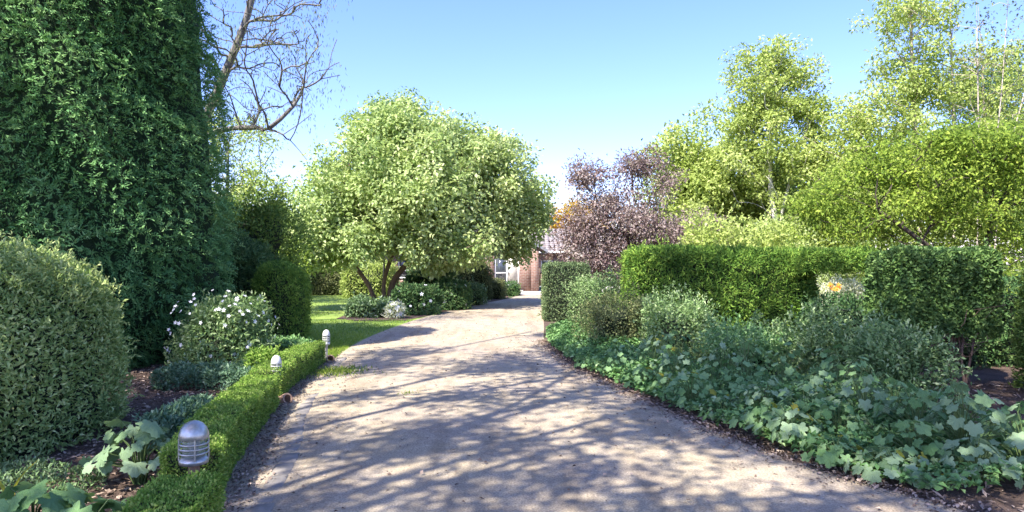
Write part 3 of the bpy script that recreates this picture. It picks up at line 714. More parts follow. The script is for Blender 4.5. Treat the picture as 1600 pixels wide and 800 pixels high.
def broad_plant(x, y, rad, h, nl, size, key, label, seed, group=None, yellow=0, cat='plant', bare_front=0):
    rg = random.Random(seed); t = thing('broad_leaved_plant', label, cat, (x, y, 0), group); tb = Tubes()
    for i in range(nl):
        a = i*2.399+rg.uniform(-.4, .4); q = math.sqrt((i+.5)/nl); rr = rad*q*rg.uniform(.8, 1.1)
        z = h*(1-.55*q*q)*rg.uniform(.7, 1.08); lx, ly = rr*math.cos(a), rr*math.sin(a)
        k = 'mallow_yellow' if (yellow and i % yellow == 0) else key
        me = leafM[k][rg.randrange(4)]; o = bpy.data.objects.new('leaf', me); C.objects.link(o); o.parent = t
        tilt = rg.uniform(-.1, .7)+q*.55; s = size*rg.uniform(.5, 1.3)
        o.location = (lx, ly, z); o.rotation_euler = Euler((rg.uniform(-.6, .6), tilt, a+rg.uniform(-.5, .5)), 'XYZ'); o.scale = (s, s*rg.uniform(.85, 1.1), s)
        if k != key: o['label'] = 'yellowing leaf'
        tb.add(smooth_path([(lx*.12, ly*.12, 0), (lx*.35, ly*.35, z*.7), (lx, ly, z-.003)], 3), np.linspace(.006, .0035, 7)*size/.14, 4)
    link('leaf_stalks', tb.mesh('leaf_stalks'), M['stem'], t)['kind'] = 'stuff'
    return t
G1 = 'broad leaved plants in the left bed'
broad_plant(-2.70, 4.95, .34, .46, 40, .14, 'mallow_blue', 'bluish green broad leaved plant beside the nearest lamp', 1, G1)
broad_plant(-2.82, 4.02, .30, .30, 22, .17, 'mallow', 'light green broad leaved plant at the bottom left corner', 2, G1)
broad_plant(-2.25, 3.62, .24, .34, 20, .17, 'mallow', 'broad leaved plant at the bottom edge touching the nearest hedge section', 3, G1)
broad_plant(-2.60, 3.45, .22, .30, 16, .17, 'mallow_blue', 'broad leaved plant at the very bottom edge of the left bed', 4, G1)
broad_plant(-2.18, 4.02, .16, .24, 14, .13, 'mallow', 'small broad leaved plant in the gap left of the nearest hedge section', 5, G1)
tl = thing('strap_leaf_plant', 'few long yellow green strap leaves in the lower left corner', 'plant', (-3.05, 4.15, 0))
for k, (dx, dz, lean) in enumerate(((.12, .42, .3), (-.05, .36, -.2), (.2, .3, .45))):
    P0 = np.array([[0, 0, 0.], [dx*.4, -.02, dz*.6], [dx+lean*.3, -.05, dz]]); sp = smooth_path(P0, 5)
    wv = np.sin(np.linspace(.35, math.pi, len(sp)))*.014+.001
    V = np.concatenate([sp+np.stack([np.zeros(len(sp)), wv, wv*.3], 1), sp-np.stack([np.zeros(len(sp)), wv, -wv*.3], 1)])
    n_ = len(sp); F = np.array([[i, i+1, n_+i+1, n_+i] for i in range(n_-1)])
    link('leaf', npmesh('leaf', V, F, smooth=True), M['mallow_yellow'], tl)

# right border: plants from the near corner back along the drive
edge = right
G2 = 'broad leaved plants massed along the right edge of the driveway'
spots = []
rgp = random.Random(17)
for i, y in enumerate((4.95, 5.35, 5.8, 6.25, 6.75, 7.3, 7.9, 8.6, 9.4, 10.3)):
    x0 = float(np.interp(y, edge[:, 1], edge[:, 0]))
    for r in range(4 if y < 8 else 3):
        spots.append((x0+.30+r*.46+rgp.uniform(-.08, .08), y+.05+rgp.uniform(-.12, .12), r, i))
order_words = ['nearest', 'second nearest', 'third nearest', 'fourth nearest', 'fifth nearest', 'sixth nearest', 'seventh nearest', 'eighth nearest', 'ninth nearest', 'farthest']
row_words = ['front row by the driveway', 'second row from the driveway', 'third row from the driveway', 'back row under the hedges']
for k, (x, y, r, i) in enumerate(spots):
    h = (.30, .46, .58, .66)[r]*rgp.uniform(.65, 1.3); sz = (.085 if y > 6.6 else .10)*rgp.uniform(.9, 1.1)
    nl = 46 if y < 6.5 else (42 if y < 8 else 34)
    broad_plant(x, y, .33, h, nl, sz, 'mallow' if rgp.random() < .6 else 'mallow_blue', f'broad leaved plant, {order_words[i]} in the {row_words[r]}', 100+k, G2, yellow=(13 if k % 4 == 0 else 0))
# fine leafed cover filling between
def cover(name, label, poly_fn, n, L, W, mat, hfn, seed):
    rg = np.random.RandomState(seed); y = rg.uniform(4.4, 16, n); u = rg.uniform(0, 1, n)
    x, keep, h = poly_fn(y, u); P = np.stack([x, y, np.zeros(n)], 1)
    hh = h*(.65+.35*wob(P, 3.0, seed)); P[:, 2] = np.maximum(hh*rg.uniform(.25, 1, n)**.6, .02); P = P[keep]; n = len(P)
    D = rg.normal(size=(n, 3)); D[:, 2] = D[:, 2]*.4+.2
    Nn = rg.normal(size=(n, 3))*.5+np.array([0, 0, 1.])
    s = rg.uniform(.6, 1.3, n)
    o = link(name, leaf_mesh(name, P, D, Nn, L*s, W*s, .45+wob(P, 4, seed+2)*.2+rg.normal(size=n)*.2, curl=.2), mat)
    return props(o, label, 'ground cover', kind='stuff')
def fn1(y, u):
    x0 = np.interp(y, edge[:, 1], edge[:, 0]); wd = np.where(y < 8, 2.1, np.where(y < 12, 1.5, 1.0)); q = u
    return x0+.08+q*wd, (y > 4.6), .16+.22*np.minimum(q*2.5, 1)
cover('ground_cover', 'dense low green leaves filling the right border between the larger plants', fn1, 34000, .06, .039, M['cover'], None, 5)
# mid-height shrubs in the border
G3 = 'loose leafy shrubs in the right border'
def rs(x, y, hx, hy, hz, mat, n, label, seed, L=.065, W=.024, amp=.14, core=True, patch=.25):
    return shrub('border_shrub', label, 'shrub', (x, y, hz), (hx, hy, hz), min(hx, hy, hz)*.9, M[mat], int(n*1.1), L*.8, W*.95, seed, G3, amp=amp*1.9, shell=.42, tuft=.11, core=core, patch=patch, shoots=90, rand=.95)
rs(2.05, 14.8, .65, .8, .68, 'bordermix', 12000, 'grey green shrub right behind the square hedge block', 61)
rs(1.85, 12.2, .62, .7, .52, 'olive', 11000, 'olive leaved shrub in front of the hedge block on its right', 62, L=.05)
rs(2.75, 11.4, .62, .6, .50, 'bordermix', 11000, 'grey shrub against the left end of the long cypress hedge', 63)
rs(3.6, 10.7, .7, .5, .26, 'bordermix', 9000, 'bluish shrub under the middle of the long cypress hedge', 64)
rs(4.05, 8.8, .5, .45, .40, 'bordermix', 8000, 'bluish leaved shrub left of the leggy dark hedge', 65, core=False)
rs(4.35, 7.65, .5, .4, .42, 'bordermix', 9000, 'straggly blue green shrub in front of the leggy dark hedge', 66, core=False, patch=.5)
rs(3.3, 9.4, .55, .5, .35, 'cover', 8000, 'low green shrub in the middle of the right border', 67)

# ================================================================ RIGHT HEDGES
shrub('hedge_block', 'short square clipped hedge block at the far right edge of the driveway', 'hedge', (1.50, 19.3, .78), (.62, .9, .79), .14, M['hedge2'], 18000, .055, .024, 71, amp=.03, shell=.1)
shrub('cypress_hedge', 'long bright green clipped cypress hedge with a rounded left end', 'hedge', (3.98, 13.3, .92), (1.80, .62, .95), .34, M['golden_conifer'], 56000, .084, .0215, 72, amp=.07, shell=.16, up=.55, tuft=.02)
shrub('leggy_hedge', 'dark glossy clipped hedge with bare stems showing underneath', 'hedge', (5.66, 9.25, 1.17), (.72, .46, .59), .2, M['hedge'], 46000, .055, .028, 73, amp=.06, shell=.16, tuft=.03)
lh = thing('hedge_stems', 'x', 'x')
bpy.data.objects.remove(lh)
hedge_obj = [o for o in C.objects if o.name.startswith('leggy_hedge')][0]
rgs = np.random.RandomState(8)
for k in range(16):
    x0 = rgs.uniform(-.6, .6); y0 = rgs.uniform(-.3, .3); z0 = -hedge_obj.location.z
    x1 = x0+rgs.uniform(-.25, .3); y1 = y0+rgs.uniform(-.25, .15)
    tb = Tubes(); tb.add(smooth_path([(x0, y0, z0), (x0*.6+x1*.4+rgs.normal()*.06, (y0+y1)/2, z0*.5), (x1, y1, .25)], 4), np.linspace(.022, .010, 9), 5)
    for q in range(3):
        u = rgs.uniform(.3, .9); p = np.array([x0+(x1-x0)*u, y0+(y1-y0)*u, z0+(.25-z0)*u]); tb.add([p, p+rgs.normal(size=3)*[.12, .12, .05]+[0, 0, .12], p+rgs.normal(size=3)*[.2, .2, .05]+[0, 0, .3]], [.008, .006, .003], 4)
    link('stem', tb.mesh('stem'), M['bark_brown'], hedge_obj)
shrub('dark_shrub', 'dark undergrowth added to block the light behind the bare stems of the leggy hedge', 'shrub', (6.2, 10.9, .5), (1.6, .4, .52), .3, M['darkshrub'], 12000, .07, .03, 79, amp=.1, shell=.2)  # added so no bright background shows between the stems
shrub('dark_shrub', 'dark undergrowth added over lit ground between the leggy hedge and the feathery conifer', 'shrub', (8.0, 10.9, .65), (1.3, .6, .68), .4, M['darkshrub'], 12000, .07, .03, 80, amp=.2, shell=.3)  # added to darken the view where sunlit ground would show
shrub('hedge_bridge', 'thin arching green growth joining the two clipped hedges above the gap', 'hedge', (5.95, 12.6, 1.60), (.75, .4, .22), .18, M['golden_conifer'], 13000, .07, .018, 74, amp=.06, shell=.2, core=False)
shrub('feathery_conifer', 'feathery bright green conifer hedge at the right edge of the picture', 'conifer', (7.25, 7.7, 1.25), (.90, 1.2, 1.27), .6, M['globe'], 32000, .08, .018, 75, amp=.1, shell=.2, up=.5, tuft=.03)
gp = shrub('pale_shrub', 'sunlit cream leaved shrub seen through the gap between the hedges', 'shrub', (6.9, 15.2, .55), (1.0, .6, .58), .5, M['cream'], 13000, .07, .03, 76, amp=.15, shell=.2, tuft=.05)
fo = []
for me in fm:
    m2 = me.copy(); m2.materials.clear(); m2.materials.append(M['petal_orange']); fo.append(m2)
ft = thing('orange_flowers', 'orange flower head above the pale shrub in the hedge gap', 'flower', (6.75, 14.3, 0))
tb = Tubes(); tb.add([(0, 0, 0), (.02, 0, .5), (0, 0, 1.08)], .01, 5); link('stalk', tb.mesh('stalk'), M['stem'], ft)
for k in range(14):
    o = bpy.data.objects.new('flower', fo[k % 2]); C.objects.link(o); o.parent = ft; a = k*2.4; o.location = (.10*math.cos(a), .08*math.sin(a), 1.08+.06*math.sin(k*1.7)); o.rotation_euler = (R(60)+.3*math.sin(k), .3*math.cos(k), 0); o.scale = (1.6,)*3

# ================================================================ BORDER UNDER THE CENTRAL TREE
G4 = 'border plants under the pale green tree'
def bs(x, y, hx, hy, hz, mat, n, label, seed, L=.09, W=.04, amp=.12, fl=0, core=True):
    t = shrub('border_plant', label, 'shrub', (x, y, hz), (hx, hy, hz), min(hx, hy, hz)*.9, M[mat], n, L, W, seed, G4, amp=amp, shell=.2, tuft=.05, core=core)
    if fl: flowers(t, (0, 0, hz), (hx, hy, hz), min(hx, hy, hz)*.9, fl, seed, 2.3)
    return t
bs(-4.25, 20.2, .62, .5, .24, 'greyleaf', 5000, 'low grey green mound left of the tree trunk at the lawn edge', 81)
bs(-3.35, 19.6, .22, .22, .2, 'cream', 1400, 'small pale silvery plant at the driveway edge by the tree', 82, fl=12)
bs(-2.95, 21.2, .68, .6, .42, 'darkshrub', 9000, 'dark green white flowered plant at the foot of the tree', 83, fl=14)
bs(-2.1, 23.3, .65, .7, .46, 'darkshrub', 9000, 'second dark green white flowered plant along the driveway', 84, fl=16)
bs(-3.0, 25.5, 1.0, .8, .62, 'darkshrub', 9000, 'dark shrub behind the white flowered plants', 85)
bs(-1.65, 26.0, .6, .6, .35, 'greyleaf', 4500, 'low grey plant between the white flowers and clipped mound', 86, fl=5)
bs(-1.75, 29.5, .95, .8, .85, 'olive', 10000, 'rounded olive green clipped mound before the brick house', 87, L=.07)
bs(-.95, 30.3, .65, .6, .42, 'olive', 5000, 'smaller olive mound right of the clipped mound', 88, L=.07)
bs(-.25, 32.6, .62, .5, .30, 'darkshrub', 4500, 'small low dark bush closest to the house door', 89, L=.07)
bs(-3.6, 30.5, 1.0, .8, 1.0, 'darkshrub', 9000, 'tall dark shrub against the brick house wall', 90)

# ================================================================ HOUSE
H = thing('brick_house', 'red brick house with white door and tiled roof behind the pale green tree', 'house', (0, 38, 0))
def hp(name, boxes, mat, par=None): return boxpart(name, boxes, M[mat] if isinstance(mat, str) else mat, par or H)
def wall_with_openings(x0, x1, y, z1, ops, th=.25):
    b = []; xs = sorted(ops); cur = x0
    for (a, c, s, h) in xs:
        b.append(((cur, y, 0), (a, y+th, z1))); cur = c
        if s > 0: b.append(((a, y, 0), (c, y+th, s)))
        if h < z1: b.append(((a, y, h), (c, y+th, z1)))
    b.append(((cur, y, 0), (x1, y+th, z1))); return b
def window(x0, x1, z0, z1, y, mull, transom=None, parent=None, nm='window'):
    f = .07; bx = [((x0, y, z0), (x1, y+.09, z0+f)), ((x0, y, z1-f), (x1, y+.09, z1)), ((x0, y, z0+f), (x0+f, y+.09, z1-f)), ((x1-f, y, z0+f), (x1, y+.09, z1-f))]
    for k in range(1, mull): 
        xm = x0+(x1-x0)*k/mull; bx.append(((xm-f/2, y+.003, z0+f), (xm+f/2, y+.087, z1-f)))
    if transom: bx.append(((x0+f, y+.006, transom-.03), (x1-f, y+.084, transom+.03)))
    o = hp(nm, bx, 'white', parent)
    hp('pane', [((x0+f, y+.04, z0+f), (x1-f, y+.05, z1-f))], 'pane', o)
    hp('sill', [((x0-.08, y-.06, z0-.07), (x1+.08, y+.12, z0))], 'white', o)
    return o
ops = [(-8.6, -7.2, .7, 2.05), (-6.35, -5.75, .7, 2.05), (-5.25, -4.05, .7, 2.05)]
hp('wall', wall_with_openings(-10, -1.75, 0, 2.5, ops), 'brick')
window(-8.6, -7.2, .7, 2.05, .06, 3, 1.15); window(-6.35, -5.75, .7, 2.05, .06, 1, 1.15); window(-5.25, -4.05, .7, 2.05, .06, 2, 1.15)
# gabled wing
hp('wall', wall_with_openings(-1.75, 1.20, -1.2, 2.42, [(-.95, .40, .0, 2.1)]), 'brick')
hp('wall', [((1.20, -1.2, 0), (1.45, 4, 2.42))], 'brick'); hp('wall', [((-2.0, -1.197, 0), (-1.75, 0, 2.42))], 'brick')
hp('pier', [((1.02, -1.42, 0), (1.42, -1.203, 2.35))], 'brick'); 
me = bpy.data.meshes.new('gable'); me.from_pydata([(-2.0, -1.2, 2.42), (1.45, -1.2, 2.42), (-.27, -1.2, 3.35), (-2.0, -.95, 2.42), (1.45, -.95, 2.42), (-.27, -.95, 3.35)], [], [(0, 1, 2), (5, 4, 3), (0, 2, 5, 3), (2, 1, 4, 5), (0, 3, 4, 1)]); link('gable', me, M['brick'], H)
d = hp('door', [((-.95, -1.13, .0), (-.87, -1.05, 2.1)), ((.32, -1.13, 0), (.40, -1.05, 2.1)), ((-.87, -1.13, 2.02), (.32, -1.05, 2.1)), ((-.31, -1.127, .0), (-.23, -1.053, 2.02)), ((-.87, -1.123, 0), (-.31, -1.06, .45)), ((-.23, -1.123, 0), (.32, -1.06, .45)), ((-.87, -1.123, 1.0), (-.31, -1.06, 1.06))], 'white')
hp('pane', [((-.87, -1.10, .45), (-.31, -1.09, 2.02))], 'pane', d); hp('pane', [((-.23, -1.10, .45), (.32, -1.09, 2.02))], 'curtain', d)
hp('handle', [((-.22, -1.17, .98), (-.19, -1.13, 1.12))], 'lampmetal', d)
hp('doorstep', [((-1.1, -1.7, 0), (.6, -1.205, .12))], 'pave')
# roofs: tiled courses
def roof(x0, x1, p0, p1, along, courses, name='roof', par=None, thick=.05):
    """slope from eave line p0(y,z)->ridge p1(y,z) extruded in x (along='x'), or (x,z) pairs extruded in y"""
    b = Boxes(); V = []; F = []
    a = np.array(p0, float); c = np.array(p1, float); n = courses
    dirv = (c-a)/n; nrm = np.array([-dirv[1], dirv[0]]); nrm /= np.linalg.norm(nrm); 
    if nrm[1] < 0: nrm = -nrm
    for k in range(n):
        lo = a+dirv*k; hi = a+dirv*(k+1.0)
        tiles = max(1, int((x1-x0)/.32)); 
        for j in range(tiles):
            s0 = x0+(x1-x0)*j/tiles; s1 = x0+(x1-x0)*(j+1)/tiles-.012
            o = (random.random()-.5)*.012
            pts = [lo+nrm*(.06+o), hi+nrm*.03, hi, lo]
            base = len(V)
            for s in (s0, s1):
                for q in pts: V.append((s, q[0], q[1]) if along == 'x' else (q[0], s, q[1]))
            F += [(base, base+1, base+5, base+4), (base+3, base, base+4, base+7), (base+1, base+2, base+6, base+5), (base+2, base+3, base+7, base+6), (base, base+3, base+2, base+1), (base+4, base+5, base+6, base+7)]
    o = link(name, npmesh(name, np.array(V), np.array(F)), M['tile'], par or H); return o
r1 = roof(-10.3, -.3, (-.45, 2.42), (3.0, 4.3), 'x', 12); roof(-10.3, -.3, (6.45, 2.42), (3.0, 4.3), 'x', 12)
roof(-1.55, 4.6, (1.85, 2.20), (-.27, 3.42), 'y', 8); roof(-1.55, 4.6, (-2.4, 2.20), (-.27, 3.42), 'y', 8)
# barge boards
me = bpy.data.meshes.new('barge_board')
bv = []
for (x, z) in ((-2.45, 2.12), (-.27, 3.36), (1.92, 2.12), (1.92, 2.28), (-.27, 3.52), (-2.45, 2.28)):
    bv += [(x, -1.62, z), (x, -1.56, z)]
bf = [(0, 2, 8, 10), (2, 4, 6, 8), (1, 11, 9, 3), (3, 9, 7, 5), (0, 1, 3, 2), (2, 3, 5, 4), (4, 5, 7, 6), (6, 7, 9, 8), (8, 9, 11, 10), (10, 11, 1, 0)]
me.from_pydata(bv, [], bf); link('barge_board', me, M['fascia'], H)
hp('gutter', [((-10.3, -.55, 2.36), (-2.1, -.43, 2.47))], 'white')
hp('gutter', [((1.80, -1.5, 2.10), (1.92, 4.4, 2.21))], 'fascia')
H2 = thing('garage_wing', 'far brick wing with pinkish tiled roof behind the purple tree', 'house', (0, 46, 0))
hp('wall', wall_with_openings(1.7, 9.5, 0, 2.35, [(1.95, 2.75, .9, 1.75)]), 'brick', H2)
window(1.95, 2.75, .9, 1.75, .06, 2, None, H2)
roof(1.3, 10, (-.5, 2.3), (3.2, 4.0), 'x', 12, 'roof', H2)
hp('gutter', [((1.3, -.62, 2.22), (10, -.5, 2.33))], 'white', H2)
hp('end_wall', [((1.7, .25, 0), (1.95, 6, 2.35))], 'brick', H2)

# ================================================================ TREES
rng = np.random.RandomState(3)
# central pale green tree
cl = lumpy([(-3.4, 22.9, 3.7, 2.4, 1.6, 1.9, 80), (-6.0, 22.9, 2.3, 1.6, 1.2, 1.0, 56), (-7.3, 23.4, 2.9, 1.1, 1.2, 1.3, 34), (-6.9, 22.4, 1.9, 1.0, .8, .5, 18), (-.2, 25.4, 2.25, 1.0, .8, .35, 14), (-3.6, 23.6, 4.1, 3.5, 2.6, 2.7, 170), (-.8, 25.4, 4.2, 2.3, 1.9, 2.3, 120), (-6.0, 23.6, 3.3, 1.7, 1.8, 1.7, 50), (-1.9, 24.6, 5.7, 1.7, 1.5, 1.3, 60), (-3.9, 23.6, 6.3, 1.6, 1.4, .9, 35), (-5.2, 22.6, 2.3, 1.5, 1.2, .7, 24), (-2.2, 22.6, 2.2, 2.2, 1.2, .6, 42), (.5, 26.2, 3.2, .8, 1.0, 1.1, 18), (-.6, 25.2, 2.9, 1.9, 1.4, .9, 44), (-4.8, 24, 5.6, 1.5, 1.4, 1.0, 36)], rng)
cl = cl[cl[:, 2] > 1.55]
tree('pale_green_tree', 'large rounded pale green tree on leaning trunks in the middle', (-4.6, 23.9, 0), [[(-4.7, 23.9, 0), (-5.0, 23.8, .8), (-5.5, 23.7, 1.6), (-5.7, 23.6, 2.6)], [(-4.45, 23.9, 0), (-4.5, 24, .9), (-4.2, 24, 1.9), (-3.7, 23.9, 3.2)], [(-4.35, 24.0, 0), (-4.15, 24.1, 1.0), (-3.2, 24.1, 2.0), (-2.0, 24.2, 3.0)]],
     cl, .5, 118, .142, .093, M['maple'], M['bark_brown'], 101, tip=.009, rmax=.13, flat=.95, tvar=.15)
# darker sprays at its top left
cl = clumps_in([(-4.7, 25.2, 6.7, 1.3, 1.0, .9, 26), (-3.9, 25.2, 7.3, .35, .4, .9, 12), (-6.0, 25.3, 5.2, 1.0, 1.0, 1.2, 18)], rng)
tree('green_tree', 'mid green tree whose tips stand above the pale tree on its left side', (-4.9, 26, 0), [[(-4.9, 26, 0), (-4.8, 25.8, 3), (-4.6, 25.5, 5.5)]], cl, .5, 200, .12, .06, M['limedark'], M['bark_grey'], 102, tip=.008, rmax=.16)
# bare branched tree at upper left
rgb_ = np.random.RandomState(77)
tg = clumps_in([(-6.6, 15.6, 7.6, 2.4, 1.8, 2.2, 170), (-5.4, 15.4, 6.0, 1.7, 1.5, 1.5, 120), (-4.9, 15.2, 8.2, 1.5, 1.5, 1.8, 60), (-8.5, 16, 9.5, 2.6, 2.4, 2.0, 60)], rgb_)
bt = tree('bare_branched_tree', 'nearly leafless tree with pale trunk and twisting branches against the sky', (-9.2, 16.6, 0),
     [[(-9.2, 16.6, 0), (-8.4, 16.5, 3), (-7.2, 16.2, 5.2), (-6.75, 16.1, 6.1), (-6.2, 16.0, 7.4), (-5.8, 15.9, 9)], [(-9.2, 16.6, .5), (-8.2, 16.2, 3.6), (-7.1, 15.9, 4.55), (-6.0, 15.7, 4.7), (-5.2, 15.5, 4.5), (-4.6, 15.3, 3.9)]],
     tg, .5, 0, .1, .04, M['olive'], M['bark_grey'], 103, tip=.0105, rmax=.26, up=.1, bow=.11, leafy=False)
# hanging olive leaf wisps
k = rgb_.choice(len(tg), 200, replace=False); n_ = 30
P = np.repeat(tg[k]-np.array([-9.2, 16.6, 0]), n_, 0); P += rgb_.normal(size=P.shape)*[.14, .14, .28]; P[:, 2] -= .15
D = rgb_.normal(size=P.shape)*.35+np.array([0, 0, -1])
o = link('crown', leaf_mesh('crown', P, D, rgb_.normal(size=P.shape), rgb_.uniform(.07, .13, len(P)), .02, rgb_.rand(len(P))), M['olive'], bt); o['kind'] = 'stuff'
# yellow green tree behind with curving branches
cl = clumps_in([(-10.6, 26, 5.6, 2.0, 1.6, 2.2, 60), (-9.4, 25.5, 3.8, 1.8, 1.4, 1.6, 45)], rng)
tree('spring_tree', 'sparse yellow green tree behind the right side of the dark conifer', (-11.0, 26, 0), [[(-11, 26, 0), (-11.1, 26, 3), (-10.4, 25.8, 4.5), (-9.6, 25.6, 4.2)], [(-11, 26, 1), (-10.9, 26, 3), (-10.8, 26, 6)]], cl, .5, 60, .13, .07, M['lime'], M['bark_grey'], 104, tip=.013, bow=.2, rmax=.18)
cl = clumps_in([(-11.8, 30, 3.2, 2.3, 1.8, 1.6, 70)], rng)
tree('blossom_tree', 'creamy white blossoming small tree beyond the lawn at left', (-11.6, 30, 0), [[(-11.6, 30, 0), (-11.6, 30, 2.2)]], cl, .6, 150, .13, .07, M['cream'], M['bark_grey'], 105, rmax=.12)
cl = clumps_in([(-8.8, 20.5, 2.6, 1.5, 1.2, 1.2, 44), (-7.6, 20.2, 1.7, 1.3, 1, .9, 30)], rng)
tree('small_green_tree', 'small mid green tree between dark shrubs and pale tree', (-8.5, 20.6, 0), [[(-8.5, 20.6, 0), (-8.5, 20.5, 1.6)]], cl, .5, 150, .09, .045, M['limedark'], M['bark_dark'], 106, rmax=.09)
# far left background
shrub('clipped_hedge', 'far clipped olive green hedge at the back of the lawn', 'hedge', (-8.6, 33.8, .65), (2.9, .6, .66), .25, M['olive'], 22000, .1, .045, 107, amp=.08, shell=.15)
shrub('pale_shrub', 'cream flowering shrub rising behind the far clipped hedge', 'shrub', (-9.0, 36.0, 1.2), (1.3, .8, .95), .7, M['cream'], 8000, .11, .05, 108, amp=.2, shell=.25)
shrub('shrub', 'yellow green shrub left of the far clipped hedge', 'shrub', (-10.6, 31.4, .7), (1.1, .7, .7), .6, M['limedark'], 8000, .1, .045, 109, amp=.2, shell=.25)
shrub('shrub', 'bright yellow green shrub beneath the pale tree by the lawn', 'shrub', (-6.6, 31.5, .8), (1.2, .8, .8), .7, M['lime'], 9000, .1, .045, 110, amp=.2, shell=.25)
# purple tree
cl = lumpy([(4.2, 22.6, 2.6, 2.3, 1.6, 1.5, 110), (3.0, 22.8, 3.4, 1.4, 1.2, 1.4, 45), (4.7, 23.0, 4.5, 1.0, .9, 1.0, 26), (6.0, 22.8, 2.4, 1.3, 1.2, 1.0, 40), (2.3, 22.5, 2.0, 1.0, 1, 1.0, 54), (2.6, 22.8, 4.6, .9, .6, .5, 9)], rng)
tree('purple_leaf_tree', 'purple leaved small tree behind the square hedge block', (4.2, 23, 0), [[(4.2, 23, 0), (4.1, 23, 1.2), (3.9, 23, 2.4)], [(4.25, 23, 0), (4.6, 23, 1.4), (4.9, 23, 3.0)]], cl, .48, 85, .10, .052, M['purple'], M['bark_dark'], 111, tip=.008, rmax=.1, up=.6)
# orange tinted tree far away
cl = clumps_in([(5.2, 60, 4.6, 3.2, 2.2, 2.2, 70), (2.5, 62, 4.0, 2.2, 2, 1.8, 40)], rng)
tree('orange_tree', 'far orange and yellow tinted tree above the house roof', (4.6, 60, 0), [[(4.6, 60, 0), (4.6, 60, 3)]], cl, .9, 150, .22, .12, M['orange'], M['bark_dark'], 112, rmax=.3)
# bright tree left of birch
cl = lumpy([(7.6, 27, 4.6, 2.4, 2.0, 3.1, 170), (9.8, 27.5, 3.6, 2.2, 2.0, 2.6, 110), (6.2, 26.6, 2.6, 1.6, 1.4, 2.2, 60), (6.6, 27, 5.6, 1.3, 1.2, 1.3, 30)], rng)
tree('lime_green_tree', 'bright lime green tree between the purple tree and the white trunk', (7.6, 27.2, 0), [[(7.6, 27.2, 0), (7.5, 27.2, 2.2), (7.3, 27.1, 4.6)]], cl, .6, 95, .155, .09, M['lime'], M['bark_grey'], 113, tip=.008, rmax=.16)
# birch
cl = lumpy([(9.6, 24.6, 5.4, 2.1, 1.5, 2.4, 150), (9.3, 24.6, 8.2, 1.6, 1.2, 2.0, 110), (10.8, 24.6, 6.6, 1.2, 1.2, 2.4, 70), (11.0, 25.8, 3.0, 2.1, .8, 1.3, 50), (8.6, 24.6, 6.9, .9, .9, 1.6, 36)], rng)
tree('white_trunk_tree', 'tall airy yellow green tree with thin white forked trunk', (9.35, 24.6, 0), [[(9.45, 24.2, 0), (9.5, 24.2, 2), (9.3, 24.6, 4.5), (9.35, 24.6, 8)], [(9.6, 24.6, .0), (9.8, 24.6, 1.5), (9.65, 24.6, 3), (10.3, 24.6, 5.5)], [(10.3, 24.6, 0), (10.35, 24.6, 1.5), (10.7, 24.6, 3.2)]], cl, .36, 62, .12, .07, M['lime'], M['bark_white'], 114, tip=.009, up=.8, rmax=.11)
# tall sparse tree to the right
cl = lumpy([(14.2, 22.5, 6.6, 3.2, 2.0, 3.0, 230), (12.0, 23.6, 4.8, 2.2, 1.5, 2.6, 170), (13.2, 22.4, 9.6, 1.8, 1.5, 1.8, 75), (16.5, 22.5, 5.6, 2.0, 1.6, 2.6, 70)], rng)
tree('tall_thin_tree', 'tall sparse tree with several slender bare stems at the upper right', (14.4, 22.5, 0), [[(13.6, 22.5, 0), (13.4, 22.5, 4), (13.2, 22.5, 8), (13.1, 22.5, 11)], [(14.4, 22.5, 0), (14.6, 22.5, 4), (14.5, 22.5, 8), (14.4, 22.5, 11.5)], [(15.2, 22.5, 0), (15.6, 22.5, 5), (15.3, 22.4, 10)]], cl, .40, 52, .12, .07, M['lime'], M['bark_pale'], 115, tip=.0085, up=.9, rmax=.13)
tgx = clumps_in([(13.0, 18.0, 7.0, 1.6, .9, 2.2, 60)], rng)
tree('bare_stem_tree', 'cluster of pale bare upright stems at the top right corner', (12.4, 18, 0), [[(12.2, 18, 0), (12.3, 18, 4), (12.25, 18, 8.6)], [(12.5, 18, 0), (12.7, 18, 4), (12.9, 18, 6), (13.1, 18, 8.8)], [(12.6, 18, 0), (12.9, 18, 3.6), (13.6, 18, 6.4), (13.9, 18, 8)]], tgx, .4, 22, .09, .045, M['olive'], M['bark_pale'], 116, tip=.006, up=1.2, rmax=.085)
# dark conifer behind
cl = clumps_in([(20, 28, 7.6, 2.0, 2, 2.4, 70), (21, 28, 4.5, 3.0, 2, 3, 80)], rng)
tree('grey_pine_tree', 'dark grey green pine behind the bare stems at the right', (21.5, 28, 0), [[(21.5, 28, 0), (21.5, 28, 7.5)]], cl, .8, 170, .17, .04, M['darkshrub'], M['bark_dark'], 117, rmax=.25)
# dense low tree over the right hedges
cl = lumpy([(8.6, 14.6, 3.0, 2.2, 1.5, 1.25, 95), (10.6, 14.2, 3.0, 1.9, 1.5, 1.5, 75), (6.9, 14.9, 2.5, 1.1, 1.0, .7, 34), (9.6, 14.2, 4.0, 1.6, 1.2, .7, 40)], rng)
tree('spreading_green_tree', 'dense spreading bright green tree above the leggy dark hedge', (9.7, 14.4, 0), [[(9.7, 14.4, 0), (9.3, 14.3, 1.4), (8.3, 14.2, 2.2), (7.6, 14.2, 2.7)], [(9.7, 14.4, .2), (9.9, 14.4, 1.6), (10.2, 14.3, 2.8)]], cl, .42, 120, .085, .045, M['limedark'], M['bark_dark'], 118, tip=.007, rmax=.13)
